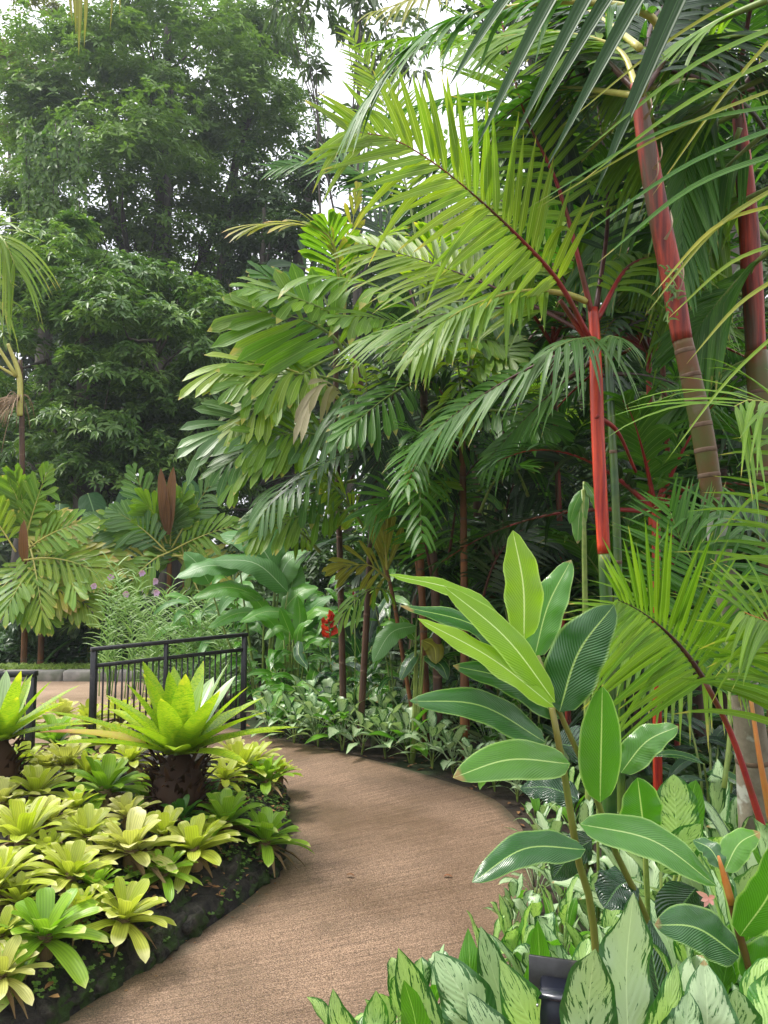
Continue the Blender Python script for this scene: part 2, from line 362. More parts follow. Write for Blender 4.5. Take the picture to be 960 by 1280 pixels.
M['heli'] = leaf_mat('broad_leaf_pale', (.08, .25, .045), (.17, .36, .09), rib=(.34, .48, .26), ribw=.02, veins=24, vslant=.6, trans=.35, rough=.38, spec=.5, vbump=.2)
M['heli_g'] = leaf_mat('broad_leaf_green', (.09, .31, .02), (.17, .42, .03), rib=(.35, .5, .16), ribw=.02, veins=24, vslant=.6, trans=.4, rough=.32, spec=.6, vbump=.3)
M['philo'] = leaf_mat('philodendron_leaf', (.018, .07, .018), (.04, .12, .028), rib=(.14, .24, .1), ribw=.025, veins=9, vslant=1.2, trans=.15, rough=.5, spec=.15)
M['grass'] = leaf_mat('grass_blade', (.20, .40, .07), (.42, .60, .20), trans=.4, rough=.4)
M['grass_pale'] = leaf_mat('border_grass_blade', (.20, .34, .05), (.42, .52, .16), trans=.4, rough=.4)
M['shrub'] = leaf_mat('shrub_leaf', (.06, .14, .045), (.14, .25, .09), trans=.25, rough=.35, spec=.6)
# bromeliads
M['bro_y'] = leaf_mat('bromeliad_leaf_yellow', (.50, .60, .05), (.68, .70, .14), trans=.35, rough=.42, tip=((.68, .68, .28), .86), speck=None, vbump=.15, long_veins=6)
M['bro_c'] = leaf_mat('bromeliad_leaf_cream', (.58, .60, .14), (.68, .66, .24), trans=.35, rough=.45, tip=((.72, .66, .34), .82), vbump=.15, long_veins=6)
M['bro_g'] = leaf_mat('bromeliad_leaf_green', (.26, .50, .03), (.42, .62, .07), trans=.35, rough=.35, tip=((.55, .62, .18), .92), vbump=.15, long_veins=6)
M['bro_d'] = leaf_mat('bromeliad_leaf_deep', (.08, .25, .04), (.16, .36, .06), trans=.3, rough=.35, vbump=.15, long_veins=6)
M['bro_dead'] = leaf_mat('bromeliad_leaf_withered', (.20, .12, .05), (.44, .31, .15), trans=.1, rough=.8, long_veins=4)
M['alc'] = leaf_mat('giant_bromeliad_leaf', (.42, .56, .03), (.54, .66, .045), trans=.35, rough=.32, bands=(.15, .33, .015), tip=((.62, .62, .05), .93, .1), vbump=.1, spec=.6)
M['alc_up'] = leaf_mat('giant_bromeliad_pale', (.42, .60, .26), (.56, .70, .42), trans=.3, rough=.3, vbump=.1, spec=.6, long_veins=5)
M['alc_red'] = leaf_mat('giant_bromeliad_ageing', (.50, .40, .06), (.56, .30, .14), trans=.3, rough=.4, bands=(.38, .38, .03), tip=((.55, .22, .12), .6), vbump=.1)
M['alc_base'] = leaf_mat('giant_bromeliad_dead_sheath', (.035, .014, .007), (.12, .05, .018), trans=.05, rough=.8)
M['red_flower'] = leaf_mat('red_bract', (.72, .03, .015), (.85, .08, .04), trans=.25, rough=.35)
M['crimson'] = leaf_mat('crimson_bract', (.50, .01, .06), (.62, .02, .08), trans=.25, rough=.35)
M['lilac'] = leaf_mat('lilac_petal', (.60, .36, .62), (.72, .50, .72), trans=.3, rough=.5)
M['pink'] = leaf_mat('pink_petal', (.80, .36, .30), (.85, .48, .4), trans=.3, rough=.5)
M['black_metal'] = solid_mat('black_painted_metal', (.012, .012, .013), (.024, .024, .026), scale=30, rough=.42, bump=.1, spec=.45, c3=(.055, .05, .042), s3=24, lo3=.60, hi3=.72)
M['black_plastic'] = solid_mat('dark_plastic', (.008, .011, .020), (.012, .016, .028), scale=40, rough=.45, bump=.05, spec=.35)
M['panel_glass'] = solid_mat('dark_glass', (.006, .008, .016), (.01, .012, .022), scale=2, rough=.25, bump=0, spec=.9)
M['steel'] = solid_mat('steel_screw', (.5, .5, .5), rough=.3, metal=1, bump=0)
M['soil'] = solid_mat('dark_soil', (.022, .016, .011), (.060, .042, .028), scale=7, rough=.95, bump=1.0, dist=.05, detail=10, c3=(.030, .045, .014), s3=1.2)
M['mulch'] = solid_mat('lava_mulch', (.010, .010, .010), (.040, .034, .028), scale=22, rough=.95, bump=1.0, dist=.04, detail=10, c3=(.016, .032, .008), s3=4)
M['moss_rock'] = solid_mat('mossy_lava_rock', (.010, .010, .008), (.065, .058, .045), scale=26, rough=.95, bump=1.0, dist=.05, detail=12, c3=(.030, .060, .010), s3=9, lo3=.48, hi3=.58)
M['kerb'] = solid_mat('grey_stone_kerb', (.17, .16, .14), (.30, .28, .25), scale=5, rough=.9, bump=.4, c3=(.13, .14, .10), s3=2)
M['litter'] = leaf_mat('fallen_leaf', (.20, .08, .03), (.45, .26, .10), trans=.05, rough=.8)
M['hang_dry'] = solid_mat('dry_grey_frond', (.15, .16, .09), (.30, .30, .20), scale=14, stretch=(1, 1, .05), rough=.8, bump=.8, dist=.03)

def concrete(name, a, b, uvscale):
    m, t = nodes(name); L = t.links
    uvn = nd(t, 'ShaderNodeUVMap', uv_map='UVMap'); tc = nd(t, 'ShaderNodeTexCoord')
    mp = nd(t, 'ShaderNodeMapping'); mp.inputs['Scale'].default_value = uvscale; L.new(uvn.outputs[0], mp.inputs[0])
    n1 = nd(t, 'ShaderNodeTexNoise', i_Scale=1.0, i_Detail=6.0, i_Roughness=.7); L.new(mp.outputs[0], n1.inputs['Vector'])
    n2 = nd(t, 'ShaderNodeTexNoise', i_Scale=190.0, i_Detail=3.0); L.new(tc.outputs['Object'], n2.inputs['Vector'])
    n3 = nd(t, 'ShaderNodeTexNoise', i_Scale=1.1, i_Detail=5.0); L.new(tc.outputs['Object'], n3.inputs['Vector'])
    n4 = nd(t, 'ShaderNodeTexNoise', i_Scale=55.0, i_Detail=6.0, i_Roughness=.8); L.new(tc.outputs['Object'], n4.inputs['Vector'])
    col = mix_(t, ramp_(t, n1.outputs[0], [(.36, 0), (.64, 1)]), a, b)
    col = mix_(t, ramp_(t, n2.outputs[0], [(.38, .85), (.50, 0)]), col, tuple(k * .28 for k in a))
    col = mix_(t, ramp_(t, n2.outputs[0], [(.56, 0), (.66, .8)]), col, (.46, .32, .22))
    col = mix_(t, ramp_(t, n4.outputs[0], [(.60, 0), (.75, .5)]), col, tuple(k * .5 for k in a))
    n5 = nd(t, 'ShaderNodeTexNoise', i_Scale=2.6, i_Detail=8.0, i_Roughness=.75); L.new(tc.outputs['Object'], n5.inputs['Vector'])
    col = mix_(t, ramp_(t, n3.outputs[0], [(.35, .5), (.62, 0)]), col, tuple(k * .5 for k in a))
    col = mix_(t, ramp_(t, n5.outputs[0], [(.54, 0), (.70, .5)]), col, (.11, .075, .045))
    sp = nd(t, 'ShaderNodeSeparateXYZ'); L.new(uvn.outputs[0], sp.inputs[0])
    if uvscale[1] > 20:   # moss and washed-in soil along both edges of the slab
        ef = math_(t, 'MULTIPLY', math_(t, 'ABSOLUTE', math_(t, 'SUBTRACT', math_(t, 'DIVIDE', sp.outputs[0], 1.7), .5)), 2.0)
        ef = math_(t, 'ADD', ef, math_(t, 'MULTIPLY', math_(t, 'SUBTRACT', n5.outputs[0], .5), .35))
        col = mix_(t, ramp_(t, ef, [(.86, 0), (1.0, .75)]), col, (.045, .042, .022))
    pb = nd(t, 'ShaderNodeBsdfPrincipled'); L.new(col, pb.inputs['Base Color'])
    L.new(ramp_(t, n3.outputs[0], [(.35, .42), (.6, .7)]), pb.inputs['Roughness'])
    h = mix_(t, .55, n2.outputs[0], n1.outputs[0])
    bp = nd(t, 'ShaderNodeBump', i_Strength=.7, i_Distance=.006); L.new(h, bp.inputs['Height']); L.new(bp.outputs[0], pb.inputs['Normal'])
    o = nd(t, 'ShaderNodeOutputMaterial'); L.new(pb.outputs[0], o.inputs[0]); return m
M['path'] = concrete('brushed_brown_concrete', (.135, .083, .050), (.34, .215, .135), (1.6, 60, 1))
M['plaza'] = concrete('beige_concrete', (.33, .22, .14), (.44, .31, .21), (1, 12, 1))

# ---------------------------------------------------------------- setting: ground, path, beds, plaza, kerb
def sheet(name, poly, z, mat, uvs=1.0):
    mb = MB(); V = [(x, y, z) for x, y in poly]; mb.add(V, [tuple(range(len(V)))], [(x * uvs, y * uvs) for x, y in poly])
    o = mb.build(name, M[mat], smooth=False); o['kind'] = 'structure'; return o
sheet('ground', [(-90, -20), (90, -20), (90, 110), (-90, 110)], 0.0, 'soil')
LE = spline([(-1.6, -3, 0), (-1.5, .5, 0), (-1.4, 2.0, 0), (-1.19, 2.73, 0), (-.89, 3.36, 0), (-.62, 4.02, 0), (-.57, 4.7, 0), (-.72, 5.6, 0),
             (-1.1, 6.2, 0), (-1.8, 6.35, 0), (-2.6, 6.0, 0), (-4.2, 5.5, 0), (-9, 5.2, 0)], 130)
RE = spline([(.6, -3, 0), (.35, .5, 0), (.25, 2.0, 0), (.30, 2.7, 0), (.53, 3.2, 0), (.75, 4.0, 0), (.85, 4.7, 0), (.84, 5.2, 0), (.74, 5.6, 0),
             (.5, 5.95, 0), (.2, 6.33, 0), (-.25, 6.8, 0), (-.97, 7.46, 0), (-1.45, 7.92, 0), (-2.1, 8.1, 0), (-4, 7.6, 0), (-9, 7.2, 0)], 130)
def build_path():
    n, c = len(LE), 6; along = np.concatenate([[0], np.cumsum(np.linalg.norm(np.diff((LE + RE) / 2, axis=0), axis=1))])
    V = np.zeros((n, c, 3)); U = np.zeros((n, c, 2))
    for j in range(c):
        f = j / (c - 1); V[:, j] = LE * (1 - f) + RE * f; V[:, j, 2] = .012; U[:, j, 0] = f * 1.7; U[:, j, 1] = along
    i = (np.arange(n - 1)[:, None] * c + np.arange(c - 1)[None, :]).ravel()
    mb = MB(); mb.add(V.reshape(-1, 3), np.stack([i, i + 1, i + c + 1, i + c], 1), U.reshape(-1, 2))
    # slab edge down into the soil
    for E in (LE, RE):
        A = E.copy(); A[:, 2] = .012; B = E.copy(); B[:, 2] = -.05
        k = np.arange(n - 1); mb.add(np.vstack([A, B]), np.stack([k, k + 1, k + 1 + n, k + n], 1), np.zeros((2 * n, 2)))
    o = mb.build('path', M['path'], smooth=False); o['kind'] = 'structure'
build_path()
sheet('plaza', [(-16, 7.3), (-2.2, 7.95), (-2.6, 9.2), (-3.1, 10.6), (-3.4, 11.45), (-16, 11.45)], .004, 'plaza')
EDGE2 = LE[:, :2]
POLY = [tuple(p) for p in EDGE2] + [(-9, -3)]
def inside(x, y):
    c = False; n = len(POLY)
    for i in range(n):
        x1, y1 = POLY[i]; x2, y2 = POLY[(i + 1) % n]
        if (y1 > y) != (y2 > y) and x < (x2 - x1) * (y - y1) / (y2 - y1) + x1: c = not c
    return c
HD = [0, .02, .06, .12, .22, .38, .62, 1.0, 1.6]; HZ = [0, .06, .095, .13, .18, .235, .28, .31, .33]
def bed_h(x, y):
    if not inside(x, y): return 0.0
    d = float(np.min(np.hypot(EDGE2[:, 0] - x, EDGE2[:, 1] - y)))
    return float(np.interp(d, HD, HZ))
def build_bed():
    n = len(LE); T = nrows(np.gradient(LE, axis=0)); Nn = np.stack([-T[:, 1], T[:, 0], np.zeros(n)], 1)   # towards the left of travel = inside
    mb = MB(); rows = []
    for d, z in zip(HD[:7], HZ[:7]):
        Q = LE + Nn * d; Q[:, 2] = z if d else -.03
        if d:
            for q in Q:
                v = noise.noise(Vector((q[0] * 7, q[1] * 7, 3))) + .5 * noise.noise(Vector((q[0] * 19, q[1] * 19, 8)))
                q[2] += v * min(.05, z * .4); q[:2] += Nn[0, :2] * v * .0
        rows.append(Q)
    V = np.vstack(rows); F = []
    for r in range(len(rows) - 1):
        for i in range(n - 1): F.append((r * n + i, (r + 1) * n + i, (r + 1) * n + i + 1, r * n + i + 1))
    mb.add(V, F, V[:, :2])
    top = [tuple(p) for p in rows[-1]] + [(-9, -3, .28)]
    mb.add(top, [tuple(range(len(top)))[::-1]], [p[:2] for p in top])
    o = mb.build('planting_bed', M['mulch']); o['kind'] = 'structure'
build_bed()

def lump(mb, c, s, seed, sub=2, amp=.28, flat=1.0):
    import bmesh
    bm = bmesh.new(); bmesh.ops.create_icosphere(bm, subdivisions=sub, radius=1.0)
    V = []
    for v in bm.verts:
        p = v.co; k = 1 + amp * noise.noise(p * 1.4 + Vector((seed * 3.1, seed, 0))) + amp * .5 * noise.noise(p * 3.7 + Vector((0, seed, 7))) + amp * .28 * noise.noise(p * 9 + Vector((0, 2, seed)))
        V.append((p.x * k * s[0] + c[0], p.y * k * s[1] + c[1], p.z * k * s[2] * flat + c[2]))
    F = [tuple(v.index for v in f.verts) for f in bm.faces]; bm.free(); mb.add(V, F)

# rough lava stones, mossy, along the lip of the left bed
rock = empty('rock_edging', tuple(LE[45]), 'low edging of dark mossy lava rocks holding up the bromeliad bed beside the path', 'rock edging')
T_ = nrows(np.gradient(LE, axis=0))
k = 0; i = 30
while i < 98:
    nrm_in = np.array([-T_[i, 1], T_[i, 0], 0])
    for row, (d, zz) in enumerate(((.055, .035), (.15, .10), (.27, .17))):
        q = LE[i] + nrm_in * (d + random.uniform(-.01, .02)) + T_[i] * random.uniform(-.04, .04) + T_[i] * .06 * row
        s = random.uniform(.075, .12) * (1 - .12 * row)
        mb = MB(); lump(mb, (0, 0, 0), (s * random.uniform(.8, 1.2), s * .7, s * random.uniform(.6, .85)), k, sub=3, amp=.6)
        o = mb.build('stone', M['moss_rock'], rock); o.location = Vector(q) - rock.location + Vector((0, 0, zz))
        o.rotation_euler = (random.uniform(-.3, .3), random.uniform(-.3, .3), math.atan2(T_[i, 1], T_[i, 0])); k += 1
    i += 1 if i < 60 else 2
# tiny creeping plants on the rock face: nobody could count them
mb = MB()
for q in range(3600):
    i = random.randint(28, 95); d = random.uniform(.0, .34); n_in = np.array([-T_[i, 1], T_[i, 0], 0])
    if noise.noise(Vector((LE[i][0] * 3, LE[i][1] * 3, d * 4))) < -.02: continue
    c = LE[i] + n_in * d + T_[i] * random.uniform(-.05, .05); c[2] = np.interp(d, HD, HZ) + random.uniform(.035, .07)
    for a in range(3):
        th = random.uniform(0, 6.28); dr = np.array([math.cos(th), math.sin(th), .5]); s = random.uniform(.010, .026)
        blade(mb, arc(c, dr - n_in * .6, s, .3, 3), (0, 0, 1) - n_in * .5, s * .4, 'ovate', 3, var=random.random())
tag(mb.build('creeping_plants', M['vine']), 'tiny bright green creeping plants growing on the mossy rock edging', 'ground cover', kind='stuff')

# low stone kerb beyond the plaza, built as blocks
kb = empty('stone_kerb', (-8, 11.5, 0), 'low grey stone kerb at the far side of the beige plaza', 'kerb')
x = -15.0
while x < -3.6:
    wd = random.uniform(.75, 1.0); mb = MB(); box(mb, (0, 0, 0), (wd - .012, .22, .22), bev=.03)
    o = mb.build('kerb_stone', M['kerb'], kb, smooth=False); o.location = (x + wd / 2 + 8, random.uniform(-.006, .006), .05 + random.uniform(-.01, .01)); x += wd

# ---------------------------------------------------------------- railing and gate post
def railing(name, A, B, h0, h1, n, label, mids=(.45,), post0=True, post1=True, g=None):
    A = Vector(A); B = Vector(B); t = empty(name, tuple(A), label, 'railing', g)
    up = Vector((0, 0, 1)); h = lambda f: h0 * (1 - f) + h1 * f
    def part(nm, p, q, w, d, bev=.003):
        mb = MB(); boxbar(mb, p - A, q - A, w, d, bev); mb.build(nm, M['black_metal'], t, smooth=False)
    D = (B - A).normalized()
    part('top_rail', A + up * h(0) - D * .03, B + up * h(1) + D * .03, .06, .035)
    part('middle_rail', A + up * (h(0) - .15), B + up * (h(1) - .15), .03, .035)
    part('bottom_rail', A + up * .12, B + up * .12, .03, .035)
    fs = ([0] if post0 else []) + list(mids) + ([1] if post1 else [])
    for f in fs: part('post', A.lerp(B, f), A.lerp(B, f) + up * (h(f) - .018), .05 if f in (0, 1) else .035, .05)
    for k in range(n):
        f = (k + .5) / n; p = A.lerp(B, f)
        if any(abs(f - m_) < .4 / n for m_ in fs): continue
        part('baluster', p + up * .137, p + up * (h(f) - .166), .013, .013, 0)
    return t
railing('metal_railing', (-2.62, 7.02, 0), (-1.42, 7.9, 0), .905, .965, 26, 'black metal railing with thin upright bars at the outer edge of the path bend')
railing('metal_railing', (-5.2, 5.35, 0), (-2.36, 5.22, .12), .82, .80, 28, 'black metal railing ending in a square post at the left edge of the picture', mids=(.5,))

# ---------------------------------------------------------------- leafy trees
def rosettes(mb, pos, outd, size, nl=6, lw=.30, droop=.35, var=None, lift=.5):
    """many small leaf rosettes in one go; pos (n,3), outd (n,3) outward directions"""
    n = len(pos); a = np.linspace(0, 2 * np.pi, nl, endpoint=False)
    Z = nrows(outd + np.array([0, 0, .5]) + rng.normal(0, .35, (n, 3)))
    X = nrows(np.cross(Z, rng.normal(0, 1, (n, 3)))); Y = np.cross(Z, X)
    s = size * rng.uniform(.65, 1.25, n)
    allV = []; allU = []; allA = []
    vv = rng.random(n) if var is None else var
    for k in range(nl):
        th = a[k] + rng.uniform(-.4, .4, n); el = rng.uniform(-.1, lift * 1.4, n)
        d = X * np.cos(th)[:, None] + Y * np.sin(th)[:, None]; d = nrows(d + Z * el[:, None])
        L = (s * rng.uniform(.75, 1.1, n))[:, None]
        sd = nrows(np.cross(d, Z)); g = np.array([0, 0, -1.])
        b = pos + d * L * .08; m1 = pos + d * L * .5 + g * L * droop * .2; tp = pos + d * L + g * L * droop
        w_ = L * lw * .5; nn = np.cross(sd, d)
        l = m1 + sd * w_ + nn * w_ * .35; r = m1 - sd * w_ + nn * w_ * .35
        allV.append(np.stack([b, r, tp, l], 1)); allA.append(np.repeat((vv + rng.uniform(0, .25, n)) % 1, 4))
    V = np.concatenate(allV).reshape(-1, 3); A = np.concatenate(allA); m = len(V) // 4
    F = np.arange(m * 4).reshape(m, 4); F = np.vstack([F[:, [0, 1, 2]], F[:, [0, 2, 3]]])
    U = np.tile(np.array([[.5, 0], [1, .5], [.5, 1], [0, .5]]), (m, 1))
    mb.add(V, F, U, A)

def tree(name, label, base, blobs, mat, dens, size, nl=6, lw=.3, droop=.35, trunk_r=.25, bark='bark', fill=.25, group=None, limbs=4, twig=True, seed=0, cat='tree', trunk_top=None, gap=-.36, pad=0.0):
    """blobs: (cx, cy, cz, rx, ry, rz) masses of foliage the limbs lead to"""
    global rng; rng = np.random.default_rng(100 + seed); rnd = random.Random(seed)
    t = empty(name, base, label, cat, group); org = np.array(base, float)
    B = np.array(blobs, float); top = B[np.argmax(B[:, 2])]
    tt = np.array(trunk_top) if trunk_top is not None else np.array([top[0], top[1], top[2]])
    mb = MB(); tr = spline([org, org * .6 + tt * .4 + np.array([rnd.uniform(-.4, .4), 0, 0]), tt], 16)
    tube(mb, tr, lerp_r(16, trunk_r * 1.25, trunk_r, trunk_r * .75, trunk_r * .3), 9)
    mb.build('trunk', M[bark], t, org)
    pos = []; out = []
    for bi, b in enumerate(B):
        c = b[:3]; k = int(np.clip((c[2] - org[2]) / max(.1, tt[2] - org[2]) * 12 - 3, 2, 14))
        st = tr[k]; mid = (st + c) / 2 + np.array([rnd.uniform(-.3, .3), rnd.uniform(-.3, .3), -.2 * np.linalg.norm(c - st)])
        mb = MB(); S = spline([st, mid, c], 10); tube(mb, S, lerp_r(10, trunk_r * .42, trunk_r * .15), 6)
        for q in range(limbs):
            v = nrm(rng.normal(0, 1, 3)) * b[3:] * .75; s2 = S[rnd.randint(5, 9)]
            tube(mb, spline([s2, (s2 + c + v) / 2 + rng.normal(0, .15, 3), c + v], 7), lerp_r(7, trunk_r * .16, trunk_r * .03), 4)
        mb.build('limb', M[bark], t, org)
        area = 4 * np.pi * ((b[3] * b[4] + b[3] * b[5] + b[4] * b[5]) / 3)
        n = int(dens * area); d = nrows(rng.normal(0, 1, (n, 3)))
        # clumps and gaps: lumpy radius, holes where the noise is low
        f = np.array([noise.noise(Vector(x * 2.3) + Vector((bi * 5 + seed, 0, 0))) + .6 * noise.noise(Vector(x * 5.1) + Vector((0, bi * 3, seed))) for x in d])
        keep = f > gap; d = d[keep]; f = f[keep]
        rad = 1 + .34 * f + rng.normal(0, .05, len(d)); deep = rng.random(len(d)) < fill; rad[deep] *= rng.uniform(.35, .9, deep.sum())
        if pad:   # leaves sit in rounded pads at the ends of the twigs: lit on top, open underneath
            nc = max(6, len(d) // 45); C0 = c + d[:nc] * b[3:] * rad[:nc, None]; pick = rng.integers(0, nc, len(d)); pr = pad * rng.uniform(.6, 1.3, nc)
            o3 = nrows(rng.normal(0, 1, (len(d), 3))); o3[:, 2] = np.abs(o3[:, 2]) * .75 - .12
            o3 = o3 * (rng.random(len(d)) ** .35)[:, None]
            pos.append(C0[pick] + o3 * pr[pick, None]); out.append(nrows(o3 + np.array([0, 0, .5]) + .4 * d[pick])); continue
        pos.append(c + d * b[3:] * rad[:, None]); out.append(nrows(d / b[3:]))
    pos = np.concatenate(pos); out = np.concatenate(out)
    ok = pos[:, 2] > org[2] + .05; pos = pos[ok]; out = out[ok]
    var = np.array([.5 + .6 * noise.noise(Vector(p * .9)) for p in pos]) + rng.uniform(-.2, .2, len(pos))
    mb = MB(); rosettes(mb, pos, out, size, nl, lw, droop, np.clip(var, 0, .74))
    mb.build('crown', M[mat], t, org); return t

def blob(px, py, Y, rpx, rpy, ry=None):
    c = P(px, py, Y); return (c.x, c.y, c.z, rpx / FPX * Y, ry or rpx / FPX * Y, rpy / FPX * Y)
def base_at(px, Y): c = P(px, 715, Y); return (c.x, Y, 0)

tree('broadleaf_tree', 'tall dark broadleaf tree with a thick crown at the upper left, hung with vines', base_at(215, 24),
     [blob(110, 125, 24, 100, 75), blob(215, 110, 24, 105, 80), blob(300, 190, 25, 85, 75), blob(150, 240, 23, 120, 70), blob(255, 300, 25, 75, 62), blob(50, 250, 24, 70, 110), blob(330, 90, 26, 55, 110), blob(210, 30, 26, 110, 60), blob(200, 380, 25, 80, 50)],
     'tree_mid', 32, .26, 6, .36, .25, .38, seed=1, gap=-.42, fill=.2, pad=1.0)
tree('broadleaf_tree', 'yellowish broadleaf tree whose crown fills the top left corner', base_at(20, 27),
     [blob(70, 70, 27, 75, 50), blob(10, 160, 27, 60, 80)], 'tree_yellow', 18, .26, 6, .34, .25, .3, seed=2, pad=.9)
tree('fig_tree', 'rounded dark glossy fig tree leaning over the left shrubs, lowest crown of the left trees', base_at(130, 17),
     [blob(110, 350, 16.5, 95, 62), blob(200, 425, 16, 100, 70), blob(60, 450, 17, 80, 80), blob(130, 520, 16, 100, 75), blob(240, 540, 17, 80, 80), blob(180, 600, 17.5, 110, 55), blob(40, 580, 18, 70, 70), blob(300, 480, 18.5, 50, 70)],
     'tree_fig', 60, .21, 7, .32, .35, .3, seed=3, fill=.3, gap=-.45, pad=.62)
tree('broadleaf_tree', 'dark broadleaf tree seen between the fig tree and the palm clump', base_at(330, 22),
     [blob(330, 260, 22, 70, 60), blob(390, 330, 22, 70, 70), blob(280, 390, 23, 50, 60), blob(330, 470, 22, 80, 90), blob(390, 215, 23, 50, 40), blob(310, 600, 22, 90, 70), blob(440, 420, 22, 60, 90)],
     'tree_dark', 20, .25, 6, .36, .3, .35, seed=4, fill=.35, pad=.9)
tree('sparse_tree', 'airy tree with bare dark branches and large drooping leaves against the white sky', base_at(430, 20),
     [blob(375, 10, 20, 36, 20), blob(450, 8, 20, 40, 22), blob(395, 85, 20, 22, 14), blob(505, 50, 21, 34, 34), blob(440, 150, 21, 22, 12), blob(470, 75, 21, 24, 18)],
     'tree_far', 7, .42, 7, .30, .5, .10, bark='bark', seed=5, fill=.3, limbs=6)
# far wall of trees that closes the view behind everything
far = [(-60, 34, 120, 120), (90, 36, 120, 150), (250, 33, 100, 130), (380, 38, 100, 170), (520, 30, 110, 200), (650, 34, 110, 260), (790, 30, 110, 300), (930, 33, 110, 280), (1080, 30, 120, 300)]
fl = ['far tree at the left edge of the picture behind the small palms', 'far tree standing behind the fig tree', 'far tree closing the gap between fig tree and palm clump', 'far tree behind the centre palm clump, left of the tall stems',
      'far tree behind the yellow young palm', 'far tree behind the red stemmed palm', 'far tree behind the thick leaning palm trunk', 'far tree behind the right hand red trunk', 'far tree beyond the right edge behind the palms']
for i, (px, Y, rx, ry) in enumerate(far):
    hgt = [330, 300, 330, 300, 250, 150, 140, 120, 100][i]
    bl = [blob(px, (hgt + 715) / 2, Y, rx, (715 - hgt) / 2 + 10)] + [blob(px + random.uniform(-80, 80), hgt + random.uniform(20, 200), Y - 1, 70, 60) for _ in range(3)] + [blob(px, 690, Y - 3, rx, 60)]
    tree('distant_tree', 'dense green ' + fl[i], base_at(px, Y), bl, ['tree_far', 'tree_dark', 'tree_mid'][i % 3], 2.6, .60, 6, .42, .35, .35, seed=20 + i, fill=.5, limbs=2, group='far trees closing the garden')

def curtain(label, px0, px1, py0, py1, Y, n, mat, ls, seed):
    rnd = random.Random(seed); t = empty('hanging_vine', tuple(P(px0, py0, Y)), label, 'vine'); org = np.array(t.location)
    for k in range(n):
        x = px0 + (px1 - px0) * (k + rnd.random()) / n; b = py1 - rnd.random() ** 1.5 * (py1 - py0) * .6; a = py0 + rnd.random() * 30
        S = spline([P(x, a, Y), P(x + rnd.uniform(-5, 5), (a + b) / 2, Y - .3), P(x + rnd.uniform(-6, 6), b, Y - .2)], 14)
        mb = MB(); tube(mb, S, .012, 4)
        st = mb.build('strand', M['bark'], t, org)
        pts = spline(S, int((b - a) / 1.8)); pts = pts + np.random.default_rng(k).normal(0, .07, pts.shape)
        mb = MB(); global rng; rng = np.random.default_rng(k + seed)
        rosettes(mb, pts, np.tile([0, -1, -.3], (len(pts), 1)) + rng.normal(0, .4, pts.shape), ls, 3, .55, .6)
        mb.build('foliage', M[mat], st, org)
curtain('curtain of light green vine hanging from the left tree crown', 30, 100, 140, 300, 19.3, 9, 'vine', .19, 3)

# nearer leafy masses behind the right hand palms
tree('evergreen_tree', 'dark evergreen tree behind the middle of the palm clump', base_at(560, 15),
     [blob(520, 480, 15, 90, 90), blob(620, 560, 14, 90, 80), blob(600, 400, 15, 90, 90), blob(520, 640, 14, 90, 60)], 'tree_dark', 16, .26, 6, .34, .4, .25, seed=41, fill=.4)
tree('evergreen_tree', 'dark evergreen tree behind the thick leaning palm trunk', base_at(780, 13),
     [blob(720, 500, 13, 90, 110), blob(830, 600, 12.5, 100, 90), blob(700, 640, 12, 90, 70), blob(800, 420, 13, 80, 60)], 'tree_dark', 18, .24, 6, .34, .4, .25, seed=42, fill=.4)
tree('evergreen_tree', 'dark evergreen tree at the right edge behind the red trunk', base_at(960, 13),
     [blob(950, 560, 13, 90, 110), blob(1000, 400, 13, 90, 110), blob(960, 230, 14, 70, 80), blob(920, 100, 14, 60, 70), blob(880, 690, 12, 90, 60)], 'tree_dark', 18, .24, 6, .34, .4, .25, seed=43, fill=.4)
tree('lime_tree', 'sunlit lime green leafy tree glimpsed between the two red trunks', base_at(860, 17),
     [blob(850, 330, 17, 60, 60), blob(880, 420, 17, 60, 50), blob(650, 300, 18, 80, 60)], 'vine', 12, .34, 6, .4, .4, .2, seed=44)

tree('canopy_tree', 'dark canopy of a tall tree spreading over the palms at the upper right', (7.5, 15.5, 0),
     [blob(640, -10, 15.5, 90, 50), blob(740, 60, 15.5, 90, 80), blob(850, 20, 15, 100, 80), blob(980, 60, 15, 90, 120), blob(780, 190, 15.5, 80, 70), blob(940, 260, 15, 70, 80), blob(660, 160, 16, 60, 60)], 'tree_dark', 18, .26, 6, .36, .35, .28, seed=45, fill=.3)

